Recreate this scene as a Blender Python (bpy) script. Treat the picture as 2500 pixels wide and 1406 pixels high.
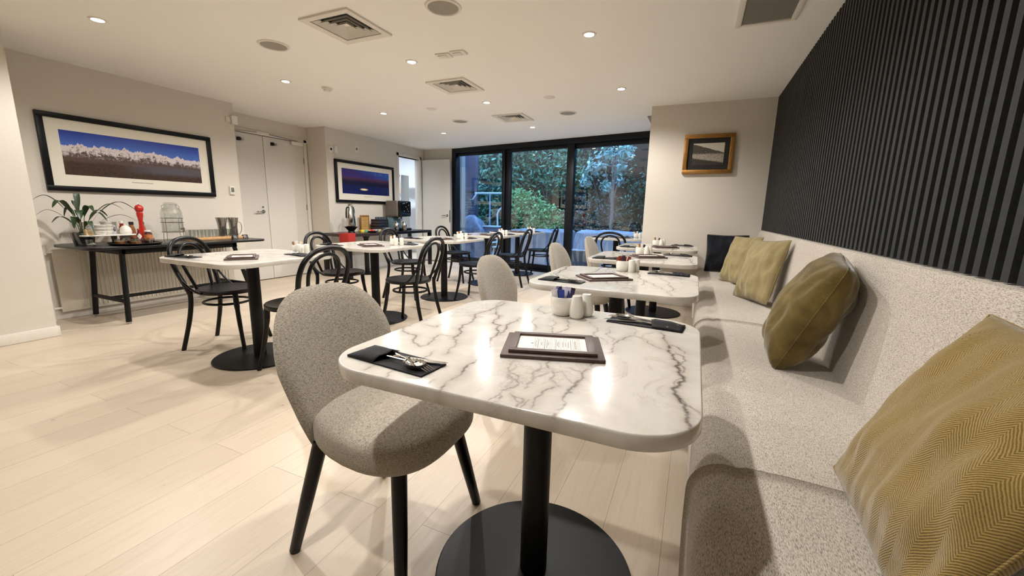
import bpy, bmesh, math, random
import numpy as np
from mathutils import Vector, Matrix, noise
random.seed(7)
PI = math.pi
for o in list(bpy.data.objects): bpy.data.objects.remove(o)
COL = bpy.context.scene.collection
SC = bpy.context.scene

# ------------------------------------------------------------------ camera
cam_d = bpy.data.cameras.new('camera'); cam = bpy.data.objects.new('camera', cam_d)
COL.objects.link(cam)
cam_d.sensor_fit = 'HORIZONTAL'; cam_d.sensor_width = 36.0
cam_d.lens = 36.0 * 994.78 / 2500.0
cam_d.clip_start = 0.02; cam_d.clip_end = 200
Rv = Vector((0.91305118, 0.40727273, 0.02159786))
Uv = Vector((-0.09419657, 0.15905967, 0.98276499))
Fv = Vector((-0.39681803, 0.89934918, -0.18359332))
M = Matrix((Rv, Uv, -Fv)).transposed().to_4x4()
M.translation = Vector((0, 0, 1.095))
cam.matrix_world = M
SC.camera = cam

# ------------------------------------------------------------------ world (dusk sky), exposure
w = bpy.data.worlds.new('dusk'); SC.world = w; w.use_nodes = True
wn = w.node_tree.nodes; wl = w.node_tree.links
bg = wn['Background']
sky_tc = wn.new('ShaderNodeTexCoord'); sky_sep = wn.new('ShaderNodeSeparateXYZ'); sky_r = wn.new('ShaderNodeValToRGB')
wl.new(sky_tc.outputs['Generated'], sky_sep.inputs[0]); wl.new(sky_sep.outputs['Z'], sky_r.inputs[0])
sky_r.color_ramp.elements[0].position = 0.0; sky_r.color_ramp.elements[0].color = (0.13, 0.25, 0.55, 1)
sky_r.color_ramp.elements[1].position = 0.7; sky_r.color_ramp.elements[1].color = (0.25, 0.50, 1.0, 1)
wl.new(sky_r.outputs[0], bg.inputs[0]); bg.inputs[1].default_value = 5.0
SC.view_settings.view_transform = 'Standard'
SC.view_settings.look = 'None'
SC.view_settings.gamma = 1.0
SC.view_settings.use_curve_mapping = False
SC.view_settings.exposure = 0.2
LAMP_W = 57.0
CEIL = 2.35

# ------------------------------------------------------------------ helpers
def srgb(r, g, b):
    f = lambda c: (c/255/12.92) if c/255 <= 0.04045 else ((c/255+0.055)/1.055)**2.4
    return (f(r), f(g), f(b), 1.0)

class MB:
    def __init__(self): self.bm = bmesh.new()
    def quad(self, pts):
        vs = [self.bm.verts.new(p) for p in pts]; return self.bm.faces.new(vs)
    def box(self, x0, x1, y0, y1, z0, z1, bev=0.0, rot=0.0, c=None, seg=2):
        b = bmesh.new()
        bmesh.ops.create_cube(b, size=1)
        bmesh.ops.scale(b, vec=(x1-x0, y1-y0, z1-z0), verts=b.verts)
        if bev > 0:
            bmesh.ops.bevel(b, geom=b.edges[:], offset=bev, segments=seg, profile=0.5, affect='EDGES')
        m = Matrix.Translation(((x0+x1)/2, (y0+y1)/2, (z0+z1)/2))
        if rot: m = Matrix.Translation(c or m.translation) @ Matrix.Rotation(rot, 4, 'Z') @ Matrix.Translation(-Vector(c or m.translation)) @ m
        bmesh.ops.transform(b, matrix=m, verts=b.verts)
        self.merge(b); return self
    def merge(self, b, mat=None):
        if mat is not None: bmesh.ops.transform(b, matrix=mat, verts=b.verts)
        me = bpy.data.meshes.new('t'); b.to_mesh(me); b.free(); self.bm.from_mesh(me); bpy.data.meshes.remove(me)
    def tube(self, pts, rad, seg=10, closed=False, cap=True, sx=1.0):
        P = [Vector(p) for p in pts]; n = len(P)
        R = rad if isinstance(rad, (list, tuple)) else [rad]*n
        rings = []; prevn = None
        for i in range(n):
            if closed: t = P[(i+1) % n] - P[i-1]
            else: t = P[min(i+1, n-1)] - P[max(i-1, 0)]
            t.normalize()
            if prevn is None:
                a = Vector((0, 0, 1)) if abs(t.z) < 0.9 else Vector((1, 0, 0))
                nn = (a - t*a.dot(t)).normalized()
            else: nn = (prevn - t*prevn.dot(t)).normalized()
            prevn = nn; bb = t.cross(nn)
            rings.append([self.bm.verts.new(P[i] + (nn*math.cos(2*PI*k/seg)*sx + bb*math.sin(2*PI*k/seg))*R[i]) for k in range(seg)])
        m = n if closed else n-1
        for i in range(m):
            a, b = rings[i], rings[(i+1) % n]
            for k in range(seg):
                self.bm.faces.new((a[k], a[(k+1) % seg], b[(k+1) % seg], b[k]))
        if cap and not closed:
            self.bm.faces.new(rings[0][::-1]); self.bm.faces.new(rings[-1])
        return self
    def cyl(self, a, b, r, r2=None, seg=16):
        return self.tube([a, b], [r, r if r2 is None else r2], seg)
    def lathe(self, prof, c=(0, 0, 0), seg=24, axis=None):
        rings = []
        for (r, z) in prof:
            if r < 1e-6: rings.append([self.bm.verts.new((c[0], c[1], c[2]+z))])
            else: rings.append([self.bm.verts.new((c[0]+r*math.cos(2*PI*k/seg), c[1]+r*math.sin(2*PI*k/seg), c[2]+z)) for k in range(seg)])
        for a, b in zip(rings, rings[1:]):
            for k in range(seg):
                k2 = (k+1) % seg
                if len(a) == 1 and len(b) == 1: continue
                if len(a) == 1: self.bm.faces.new((a[0], b[k2], b[k]))
                elif len(b) == 1: self.bm.faces.new((a[k], a[k2], b[0]))
                else: self.bm.faces.new((a[k], a[k2], b[k2], b[k]))
        return self
    def prism(self, outline, z0, z1, bev=0.0, seg=3, mat=None):
        b = bmesh.new()
        vs = [b.verts.new((x, y, z0)) for x, y in outline]
        f = b.faces.new(vs)
        r = bmesh.ops.extrude_face_region(b, geom=[f])
        bmesh.ops.translate(b, vec=(0, 0, z1-z0), verts=[v for v in r['geom'] if isinstance(v, bmesh.types.BMVert)])
        bmesh.ops.recalc_face_normals(b, faces=b.faces)
        if bev > 0:
            ed = [e for e in b.edges if abs(e.verts[0].co.z-e.verts[1].co.z) < 1e-6]
            bmesh.ops.bevel(b, geom=ed, offset=bev, segments=seg, profile=0.5, affect='EDGES')
        self.merge(b, mat); return self
    def superq(self, a, b, c, e1, e2, center=(0, 0, 0), nu=32, nv=20, f=None):
        sg = lambda x, e: math.copysign(abs(x)**e, x)
        rings = []
        for j in range(nv+1):
            v = -PI/2 + PI*j/nv
            row = []
            for i in range(nu):
                u = 2*PI*i/nu
                p = Vector((a*sg(math.cos(v), e1)*sg(math.cos(u), e2), b*sg(math.cos(v), e1)*sg(math.sin(u), e2), c*sg(math.sin(v), e1)))
                if f: p = f(p)
                row.append(p + Vector(center))
            if j in (0, nv): rings.append([self.bm.verts.new(row[0])])
            else: rings.append([self.bm.verts.new(q) for q in row])
        for A, B in zip(rings, rings[1:]):
            for k in range(nu):
                k2 = (k+1) % nu
                if len(A) == 1: self.bm.faces.new((A[0], B[k2], B[k]))
                elif len(B) == 1: self.bm.faces.new((A[k], A[k2], B[0]))
                else: self.bm.faces.new((A[k], A[k2], B[k2], B[k]))
        return self
    def build(self, name, mat, parent=None, smooth=True, loc=None, rot=None):
        me = bpy.data.meshes.new(name)
        bmesh.ops.recalc_face_normals(self.bm, faces=self.bm.faces)
        self.bm.to_mesh(me); self.bm.free()
        me.materials.append(mat)
        if smooth:
            me.polygons.foreach_set('use_smooth', [True]*len(me.polygons))
            me.set_sharp_from_angle(angle=math.radians(38))
        o = bpy.data.objects.new(name, me); COL.objects.link(o)
        if parent: o.parent = parent
        if loc: o.location = loc
        if rot: o.rotation_euler = rot
        return o

def tag(o, label=None, cat=None, group=None, kind=None):
    if label: o['label'] = label
    if cat: o['category'] = cat
    if group: o['group'] = group
    if kind: o['kind'] = kind
    return o
def thing(name, label, cat, loc=(0, 0, 0), rz=0, group=None):
    o = bpy.data.objects.new(name, None); COL.objects.link(o)
    o.empty_display_size = 0.05
    o.location = loc; o.rotation_euler = (0, 0, rz)
    return tag(o, label, cat, group)
def dup(root, loc, rz=None, label=None, group=None, parent=None, rot=None):
    c = root.copy(); COL.objects.link(c)
    if parent: c.parent = parent
    if loc is not None: c.location = loc
    if rz is not None: c.rotation_euler = (0, 0, rz)
    if rot is not None: c.rotation_euler = rot
    if label: c['label'] = label
    if group: c['group'] = group
    for ch in list(root.children):
        if ch is c: continue
        dup(ch, None, None, None, None, c)
    return c
def struct(o): o['kind'] = 'structure'; return o
def rrect(w, d, r, n=8, cx=0, cy=0):
    out = []
    for (sx, sy, a0) in ((1, 1, 0), (-1, 1, 90), (-1, -1, 180), (1, -1, 270)):
        for k in range(n+1):
            a = math.radians(a0 + 90*k/n)
            out.append((cx + sx*(w/2-r) + r*math.cos(a), cy + sy*(d/2-r) + r*math.sin(a)))
    return out

# ------------------------------------------------------------------ materials
def mat(name):
    m = bpy.data.materials.new(name); m.use_nodes = True
    nt = m.node_tree; return m, nt, nt.nodes['Principled BSDF'], nt.nodes, nt.links
def setp(b, **k):
    for n, v in k.items():
        n = n.replace('_', ' ')
        if n in b.inputs: b.inputs[n].default_value = v
def texmap(nt, scale=(1, 1, 1), rot=(0, 0, 0), src='Object'):
    tc = nt.nodes.new('ShaderNodeTexCoord'); mp = nt.nodes.new('ShaderNodeMapping')
    mp.inputs['Scale'].default_value = scale; mp.inputs['Rotation'].default_value = rot
    nt.links.new(tc.outputs[src], mp.inputs[0]); return mp.outputs[0]
def noisen(nt, vec, scale, detail=4, rough=0.5, dist=0.0):
    n = nt.nodes.new('ShaderNodeTexNoise'); n.inputs['Scale'].default_value = scale
    n.inputs['Detail'].default_value = detail; n.inputs['Roughness'].default_value = rough
    n.inputs['Distortion'].default_value = dist
    if vec is not None: nt.links.new(vec, n.inputs['Vector'])
    return n.outputs['Fac']
def ramp(nt, fac, stops):
    r = nt.nodes.new('ShaderNodeValToRGB'); e = r.color_ramp.elements
    while len(e) < len(stops): e.new(0.5)
    for el, (p, c) in zip(e, stops): el.position = p; el.color = c if len(c) == 4 else (*c, 1)
    nt.links.new(fac, r.inputs[0]); return r.outputs[0]
def mix(nt, a, b, fac, mode='MIX'):
    n = nt.nodes.new('ShaderNodeMix'); n.data_type = 'RGBA'; n.blend_type = mode
    for s, v in ((0, fac), (6, a), (7, b)):
        if hasattr(v, 'is_linked') or isinstance(v, bpy.types.NodeSocket): nt.links.new(v, n.inputs[s])
        else: n.inputs[s].default_value = v
    return n.outputs[2]
def math_(nt, op, a, b=None, c=None):
    n = nt.nodes.new('ShaderNodeMath'); n.operation = op
    for i, v in enumerate((a, b, c)):
        if v is None: continue
        if isinstance(v, bpy.types.NodeSocket): nt.links.new(v, n.inputs[i])
        else: n.inputs[i].default_value = v
    return n.outputs[0]
def bump(nt, b, h, strength=0.2, dist=0.002):
    n = nt.nodes.new('ShaderNodeBump'); n.inputs['Strength'].default_value = strength; n.inputs['Distance'].default_value = dist
    nt.links.new(h, n.inputs['Height']); nt.links.new(n.outputs[0], b.inputs['Normal'])
def simple(name, col, rough=0.5, metal=0.0, nscale=30, namt=0.06, bmp=0.0, spec=0.5, coat=0.0):
    m, nt, b, N, L = mat(name)
    v = texmap(nt)
    f = noisen(nt, v, nscale, 3)
    c2 = tuple(min(1, x*(1-namt)) for x in col[:3]) + (1,); c1 = tuple(min(1, x*(1+namt)) for x in col[:3]) + (1,)
    L.new(ramp(nt, f, [(0.3, c2), (0.7, c1)]), b.inputs['Base Color'])
    setp(b, Roughness=rough, Metallic=metal, Specular_IOR_Level=spec, Coat_Weight=coat)
    if bmp: bump(nt, b, noisen(nt, v, nscale*3, 2), bmp)
    return m

def fabric(name, base, dark, light, scale=1.0, rot=(0, 0, 0), amt=1.0):
    m, nt, b, N, L = mat(name)
    v = texmap(nt, (620*scale, 130*scale, 620*scale), rot)
    n1 = noisen(nt, v, 1.0, 2, 0.6)
    v2 = texmap(nt, (260*scale, 90*scale, 260*scale), rot)
    n2 = noisen(nt, v2, 1.3, 3, 0.7)
    v3 = texmap(nt, (1, 1, 1)); n3 = noisen(nt, v3, 500*scale, 2, 0.6)
    c = ramp(nt, n1, [(0.30, dark), (0.5, base), (0.72, light)])
    fl = ramp(nt, n2, [(0.60, (0, 0, 0)), (0.74, (1, 1, 1))])
    c = mix(nt, c, dark, math_(nt, 'MULTIPLY', fl, 0.75*amt))
    sp = ramp(nt, n3, [(0.60, (0, 0, 0)), (0.68, (1, 1, 1))])
    c = mix(nt, c, tuple(x*0.55 for x in dark[:3])+(1,), math_(nt, 'MULTIPLY', sp, 0.4*amt))
    L.new(c, b.inputs['Base Color'])
    setp(b, Roughness=0.95, Specular_IOR_Level=0.2, Sheen_Weight=0.25)
    h = math_(nt, 'ADD', n1, n3)
    bump(nt, b, h, 0.5, 0.0015)
    return m

MT = {}
MT['wall'] = simple('warm_grey_wall_paint', srgb(214, 207, 195), 0.85, nscale=250, namt=0.025, bmp=0.08)
MT['ceiling'] = simple('white_ceiling_paint', srgb(240, 237, 230), 0.9, nscale=300, namt=0.015)
MT['trim'] = simple('white_trim_paint', srgb(222, 216, 205), 0.55, nscale=60, namt=0.02)
MT['door'] = simple('pale_grey_door_paint', srgb(220, 216, 208), 0.5, nscale=60, namt=0.02)
MT['black'] = simple('satin_black_wood', srgb(7, 8, 9), 0.36, nscale=80, namt=0.2, bmp=0.03, spec=0.3)
MT['blackm'] = simple('matt_black_metal', srgb(9, 10, 12), 0.45, nscale=200, namt=0.15, bmp=0.05, spec=0.28)
MT['frame_black'] = simple('black_picture_frame', srgb(7, 8, 10), 0.4, nscale=60, namt=0.2, spec=0.25)
MT['winframe'] = simple('dark_bronze_window_frame', srgb(11, 15, 21), 0.45, nscale=60, namt=0.1, spec=0.3)
MT['ceramic'] = simple('white_glazed_ceramic', srgb(232, 228, 218), 0.15, nscale=40, namt=0.02, coat=0.4)
MT['white_plastic'] = simple('white_plastic', srgb(226, 222, 212), 0.4, nscale=40, namt=0.02)
MT['steel'] = simple('polished_steel', srgb(205, 203, 198), 0.12, 1.0, nscale=40, namt=0.05)
MT['brushed'] = simple('brushed_steel', srgb(170, 166, 158), 0.3, 1.0, nscale=90, namt=0.1)
MT['napkin'] = simple('black_paper_napkin', srgb(11, 13, 18), 0.8, nscale=300, namt=0.15, bmp=0.1)
MT['menu_wood'] = simple('brown_leatherette', srgb(78, 60, 52), 0.5, nscale=120, namt=0.18, bmp=0.15)
MT['paper'] = simple('cream_paper', srgb(232, 224, 216), 0.7, nscale=60, namt=0.02)
MT['ink'] = simple('brown_ink', srgb(96, 74, 66), 0.8)
MT['red'] = simple('red_lacquer', srgb(190, 34, 22), 0.2, nscale=20, namt=0.05, coat=0.6)
MT['redcloth'] = simple('red_cloth', srgb(160, 40, 28), 0.9, nscale=200, namt=0.15, bmp=0.3)
MT['board'] = simple('pale_timber', srgb(205, 160, 110), 0.5, nscale=25, namt=0.15)
MT['bluepaving'] = None

def floor_mat():
    m, nt, b, N, L = mat('whitewashed_oak_floor')
    tc = N.new('ShaderNodeTexCoord'); mp = N.new('ShaderNodeMapping')
    mp.inputs['Rotation'].default_value = (0, 0, PI/2); mp.inputs['Location'].default_value = (0.35, 0.004, 0)
    L.new(tc.outputs['Object'], mp.inputs[0])
    br = N.new('ShaderNodeTexBrick'); L.new(mp.outputs[0], br.inputs['Vector'])
    br.inputs['Scale'].default_value = 1.0; br.inputs['Brick Width'].default_value = 1.85; br.inputs['Row Height'].default_value = 0.195
    br.inputs['Mortar Size'].default_value = 0.0011; br.inputs['Mortar Smooth'].default_value = 0.3; br.offset = 0.37; br.offset_frequency = 2
    br.inputs['Color1'].default_value = srgb(212, 196, 174); br.inputs['Color2'].default_value = srgb(202, 186, 165)
    br.inputs['Mortar'].default_value = srgb(150, 135, 118)
    g = texmap(nt, (26, 1.3, 1)); n1 = noisen(nt, g, 2.2, 5, 0.65, 0.6)
    g2 = texmap(nt, (70, 2.2, 1)); n2 = noisen(nt, g2, 3.0, 4, 0.7, 0.3)
    c = mix(nt, br.outputs['Color'], srgb(164, 146, 126), math_(nt, 'MULTIPLY', ramp(nt, n1, [(0.52, (0, 0, 0)), (0.80, (1, 1, 1))]), 0.35))
    c = mix(nt, c, srgb(226, 216, 202), math_(nt, 'MULTIPLY', ramp(nt, n2, [(0.5, (0, 0, 0)), (0.75, (1, 1, 1))]), 0.35))
    vo = N.new('ShaderNodeTexVoronoi'); vo.inputs['Scale'].default_value = 3.1; L.new(texmap(nt, (1.6, 1, 1)), vo.inputs['Vector'])
    kn = ramp(nt, vo.outputs['Distance'], [(0.018, (1, 1, 1)), (0.035, (0, 0, 0))])
    c = mix(nt, c, srgb(110, 90, 72), math_(nt, 'MULTIPLY', kn, 0.8))
    L.new(c, b.inputs['Base Color'])
    rg = math_(nt, 'MULTIPLY_ADD', n1, 0.22, 0.26); L.new(rg, b.inputs['Roughness'])
    setp(b, Specular_IOR_Level=0.45)
    h = math_(nt, 'SUBTRACT', math_(nt, 'MULTIPLY', n2, 0.4), br.outputs['Fac'])
    bump(nt, b, h, 0.25, 0.0012)
    return m
MT['floor'] = floor_mat()

MT['bench'] = fabric('light_grey_tweed', srgb(196, 187, 174), srgb(118, 108, 96), srgb(220, 213, 202), 1.0)
MT['chairfab'] = fabric('grey_boucle_tweed', srgb(170, 161, 146), srgb(108, 99, 86), srgb(196, 188, 173), 0.9, amt=1.2)

def glass_mat():
    m = bpy.data.materials.new('window_glass'); m.use_nodes = True; nt = m.node_tree; nt.nodes.clear()
    out = nt.nodes.new('ShaderNodeOutputMaterial'); mx = nt.nodes.new('ShaderNodeMixShader')
    t = nt.nodes.new('ShaderNodeBsdfTransparent'); g = nt.nodes.new('ShaderNodeBsdfGlossy'); fr = nt.nodes.new('ShaderNodeFresnel')
    t.inputs[0].default_value = (0.86, 0.93, 0.93, 1); g.inputs['Roughness'].default_value = 0.0; g.inputs[0].default_value = (1, 1, 1, 1)
    fr.inputs[0].default_value = 1.7
    lw = nt.nodes.new('ShaderNodeLayerWeight'); lw.inputs[0].default_value = 0.5; nt.links.new(math_(nt, 'MULTIPLY_ADD', math_(nt, 'POWER', lw.outputs['Facing'], 3.0), 0.7, 0.15), mx.inputs[0]); nt.links.new(t.outputs[0], mx.inputs[1]); nt.links.new(g.outputs[0], mx.inputs[2])
    nt.links.new(mx.outputs[0], out.inputs[0]); return m
MT['glass'] = glass_mat()
def thin_glass(name, tint, fac=0.12):
    m = bpy.data.materials.new(name); m.use_nodes = True; nt = m.node_tree; nt.nodes.clear()
    out = nt.nodes.new('ShaderNodeOutputMaterial'); mx = nt.nodes.new('ShaderNodeMixShader')
    t = nt.nodes.new('ShaderNodeBsdfTransparent'); g = nt.nodes.new('ShaderNodeBsdfGlossy'); lw = nt.nodes.new('ShaderNodeLayerWeight')
    lw.inputs[0].default_value = 0.35
    t.inputs[0].default_value = tint; g.inputs['Roughness'].default_value = 0.03
    a = math_(nt, 'MULTIPLY_ADD', lw.outputs['Facing'], 0.24, fac)
    nt.links.new(a, mx.inputs[0]); nt.links.new(t.outputs[0], mx.inputs[1]); nt.links.new(g.outputs[0], mx.inputs[2])
    nt.links.new(mx.outputs[0], out.inputs[0]); return m
MT['clear'] = thin_glass('clear_glass', (0.97, 0.98, 0.97, 1), 0.08)
MT['bowlglass'] = thin_glass('moulded_bowl_glass', (0.93, 0.93, 0.90, 1), 0.22)
MT['ribbed'] = thin_glass('ribbed_smoked_glass', (0.66, 0.65, 0.62, 1), 0.32)

def emis(name, col, s):
    m, nt, b, N, L = mat(name)
    setp(b, Base_Color=(0.8, 0.8, 0.8, 1), Emission_Color=col, Emission_Strength=s); return m
MT['lamp'] = emis('glowing_lamp_lens', (1, 0.9, 0.7, 1), 55.0)

def velvet(name, c1, c2, c3):
    m, nt, b, N, L = mat(name)
    v = texmap(nt); n = noisen(nt, v, 9, 5, 0.6, 0.8); n2 = noisen(nt, v, 260, 3, 0.6)
    c = ramp(nt, n, [(0.3, c2), (0.55, c1), (0.75, c3)])
    c = mix(nt, c, c2, math_(nt, 'MULTIPLY', ramp(nt, n2, [(0.5, (0, 0, 0)), (0.8, (1, 1, 1))]), 0.5))
    L.new(c, b.inputs['Base Color']); setp(b, Roughness=0.8, Specular_IOR_Level=0.2, Sheen_Weight=0.5, Sheen_Roughness=0.4)
    bump(nt, b, math_(nt, 'ADD', n2, math_(nt, 'MULTIPLY', n, 6)), 0.4, 0.002); return m
MT['velvet_brown'] = velvet('olive_brown_velvet', srgb(104, 88, 44), srgb(78, 64, 28), srgb(128, 110, 62))
MT['velvet_sage'] = velvet('sage_gold_velvet', srgb(146, 131, 92), srgb(135, 121, 82), srgb(156, 142, 102))
MT['velvet_navy'] = velvet('blue_black_velvet', srgb(16, 19, 28), srgb(8, 10, 16), srgb(26, 30, 42))
def herring():
    m, nt, b, N, L = mat('mustard_herringbone_velvet')
    tc = N.new('ShaderNodeTexCoord'); sp = N.new('ShaderNodeSeparateXYZ'); L.new(tc.outputs['Object'], sp.inputs[0])
    nv = noisen(nt, tc.outputs['Object'], 14, 3, 0.6)
    x = math_(nt, 'ADD', sp.outputs['X'], math_(nt, 'MULTIPLY', nv, 0.006))
    tri = math_(nt, 'PINGPONG', math_(nt, 'MULTIPLY', x, 1.0), 0.024)
    nf = noisen(nt, tc.outputs['Object'], 120, 2, 0.6)
    ph = math_(nt, 'ADD', math_(nt, 'MULTIPLY_ADD', tri, 1.5, sp.outputs['Y']), math_(nt, 'MULTIPLY', nf, 0.002))
    s = math_(nt, 'SINE', math_(nt, 'MULTIPLY', ph, 2*PI/0.0058))
    f = math_(nt, 'MULTIPLY_ADD', s, 0.5, 0.5)
    f = math_(nt, 'ADD', math_(nt, 'MULTIPLY', f, 0.6), math_(nt, 'MULTIPLY', noisen(nt, tc.outputs['Object'], 420, 2), 0.45))
    c = ramp(nt, f, [(0.10, srgb(84, 64, 24)), (0.42, srgb(134, 110, 52)), (0.9, srgb(164, 140, 80))])
    L.new(c, b.inputs['Base Color']); setp(b, Roughness=0.85, Specular_IOR_Level=0.2, Sheen_Weight=0.5)
    bump(nt, b, f, 0.6, 0.002); return m
MT['herring'] = herring()

def marble():
    m, nt, b, N, L = mat('white_veined_marble')
    at = N.new('ShaderNodeAttribute'); at.attribute_name = 'vein'
    at2 = N.new('ShaderNodeAttribute'); at2.attribute_name = 'smudge'
    v = texmap(nt); n0 = noisen(nt, v, 6, 6, 0.65, 1.2); n1 = noisen(nt, v, 22, 5, 0.7, 1.0)
    hair = ramp(nt, math_(nt, 'ABSOLUTE', math_(nt, 'SUBTRACT', n0, 0.5)), [(0.0, (1, 1, 1)), (0.026, (0, 0, 0))])
    base = ramp(nt, n0, [(0.35, srgb(200, 195, 185)), (0.6, srgb(213, 208, 199))])
    reg = ramp(nt, noisen(nt, v, 2.6, 2), [(0.5, (0, 0, 0)), (0.65, (1, 1, 1))])
    c = mix(nt, base, srgb(150, 138, 128), math_(nt, 'MULTIPLY', math_(nt, 'MULTIPLY', hair, reg), 0.42))
    c = mix(nt, c, srgb(144, 130, 120), math_(nt, 'MULTIPLY', math_(nt, 'MULTIPLY', at2.outputs['Fac'], n1), 1.25))
    c = mix(nt, c, srgb(92, 84, 80), math_(nt, 'MULTIPLY', at.outputs['Fac'], math_(nt, 'MULTIPLY_ADD', n1, 1.1, 0.45)))
    L.new(c, b.inputs['Base Color']); setp(b, Roughness=0.13, Specular_IOR_Level=0.38)
    bump(nt, b, noisen(nt, v, 160, 3), 0.008, 0.001)
    return m
MT['marble'] = marble()

# ------------------------------------------------------------------ room shell
def plane_wall(name, pts, z0, z1, mt, thick=0.10, side=1):
    """vertical wall along a plan segment, thick to its left (side=1) or right (-1)"""
    (x0, y0), (x1, y1) = pts
    d = Vector((x1-x0, y1-y0)).normalized(); n = Vector((-d.y, d.x))*thick*side
    mb = MB(); mb.prism([(x0, y0), (x1, y1), (x1+n.x, y1+n.y), (x0+n.x, y0+n.y)], z0, z1)
    return struct(mb.build(name, mt, smooth=False))
struct(MB().box(-6.2, 0.95, -3.2, 7.75, -0.08, 0.0).build('floor', MT['floor'], smooth=False))
cb = MB(); cb.prism([(-6.3, -3.3), (1.0, -3.3), (1.0, 6.9), (-0.2, 6.86), (-4.75, 7.70), (-6.3, 7.70)], CEIL, CEIL+0.12)
struct(cb.build('ceiling', MT['ceiling'], smooth=False))
# left side
WL, WD, WB, XP = -5.42, -5.875, -5.46, -4.755
plane_wall('wall_left', ((WL, 1.30), (WL, 3.51)), 0, CEIL, MT['wall'], 0.10, 1)
plane_wall('wall_door', ((WD, 3.40), (WD, 5.05)), 2.145, CEIL, MT['wall'], 0.10, 1)
plane_wall('wall_recess_front', ((WL-0.10, 3.51), (WD-0.1, 3.51)), 0, CEIL, MT['wall'], 0.10, 1)
plane_wall('wall_recess_back', ((WB-0.12, 4.95), (WD-0.1, 4.95)), 0, CEIL, MT['wall'], 0.10, -1)
# wall B with a doorway between y 6.70 and 7.38
plane_wall('wall_coffee', ((WB, 4.95), (WB, 6.70)), 0, CEIL, MT['wall'], 0.12, 1)
plane_wall('wall_coffee_over_door', ((WB, 6.70), (WB, 7.40)), 2.13, CEIL, MT['wall'], 0.12, 1)
plane_wall('wall_coffee_end', ((WB, 7.40), (WB, 7.62)), 0, CEIL, MT['wall'], 0.12, 1)
plane_wall('wall_back', ((-5.46, 7.56), (-4.75, 7.56)), 0, CEIL, MT['wall'], 0.12, 1)
# near pillar wall on the left
struct(MB().box(-6.3, XP, -3.2, 1.45, 0, CEIL).build('wall_pillar', MT['wall'], smooth=False))
plane_wall('wall_front', ((-4.76, -3.2), (0.9, -3.2)), 0, CEIL, MT['wall'], 0.10, -1)
struct(MB().box(0.70, 0.95, -3.2, 5.33, 0, CEIL).build('wall_right', MT['wall'], smooth=False))
struct(MB().box(-0.598, 0.95, 5.33, 7.02, 0, CEIL).build('wall_end', MT['wall'], smooth=False))
# skirtings
sk = MB(); sk.box(XP, XP+0.014, -3.2, 1.455, 0.001, 0.085, 0.004); sk.box(-4.9, XP+0.014, 1.45, 1.464, 0.001, 0.085, 0.004)
struct(sk.build('baseboard_pillar', MT['trim']))
struct(MB().box(WL, WL+0.014, 1.47, 3.51, 0.001, 0.085, 0.004).build('baseboard_left', MT['trim']))
struct(MB().box(WB, WB+0.014, 4.95, 6.63, 0.001, 0.085, 0.004).build('baseboard_coffee', MT['trim']))
struct(MB().box(-0.60, 0.70, 5.316, 5.33, 0.001, 0.085, 0.004).build('baseboard_end', MT['trim']))
struct(MB().box(WD+0.0, WB, 4.936, 4.95, 0.001, 0.085, 0.004).build('baseboard_recess', MT['trim']))

# ------------------------------------------------------------------ double doors in the recess
def leaf(name, y0, y1, handle_y):
    r = bpy.data.objects.new(name, None); COL.objects.link(r); r.location = (WD-0.02, (y0+y1)/2, 0); r['kind'] = 'structure'
    h = (y1-y0)/2
    MB().box(-0.022, 0.022, -h, h, 0.012, 2.10, 0.003).build('door_panel', MT['door'], r)
    for z in (0.35, 1.05, 1.78):
        MB().box(0.020, 0.032, h-0.012 if y1 > 4.5 else -h, h if y1 > 4.5 else -h+0.012, z, z+0.09, 0.002).build('hinge', MT['brushed'], r)
    return r
d1 = leaf('door_1', 3.53, 4.196, None); d2 = leaf('door_2', 4.204, 4.875, None)
hb = MB(); hb.cyl((0.022, 0.25, 1.02), (0.030, 0.25, 1.02), 0.026); hb.tube([(0.03, 0.25, 1.02), (0.062, 0.25, 1.02), (0.066, 0.235, 1.02), (0.066, 0.12, 1.018)], 0.010, 10)
hh = hb.build('door_handle', MT['steel'], d1)
MB().cyl((0.022, 0.25, 1.085), (0.034, 0.25, 1.085), 0.012).build('keyhole_cover', MT['brushed'], d1)
for dr, dy in ((d1, -0.0), (d2, -0.18)):
    m = MB(); m.box(0.022, 0.060, dy-0.045, dy-0.005, 1.985, 2.03, 0.004); m.build('door_stop', MT['blackm'], dr)
    m = MB(); m.cyl((0.022, dy+0.03, 2.008), (0.05, dy+0.03, 2.008), 0.018); m.build('door_stop_knob', MT['brushed'], dr)
# closers
def closer(dr, yb, y2, mt=None):
    m = MB(); m.box(0.022, 0.075, yb, yb+0.20, 2.045, 2.10, 0.006); m.build('closer_body', MT['door'], dr)
    m = MB(); m.tube([(0.06, yb+0.10, 2.108), (0.10, y2, 2.125)], 0.009, 8); m.build('closer_arm', MT['brushed'], dr)
closer(d1, -0.30, 0.20); closer(d2, 0.10, -0.28)
fr = MB(); fr.box(WD-0.02, WD+0.016, 3.51, 4.95, 2.108, 2.155, 0.003); fr.box(WD-0.02, WD+0.016, 4.88, 4.935, 0, 2.15, 0.003)
struct(fr.build('trim_1', MT['trim']))
fb = MB(); fb.box(WD-0.10, WD-0.05, 3.40, 5.05, 0, 2.2); struct(fb.build('wall_behind_doors', MT['door'], smooth=False))

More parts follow.
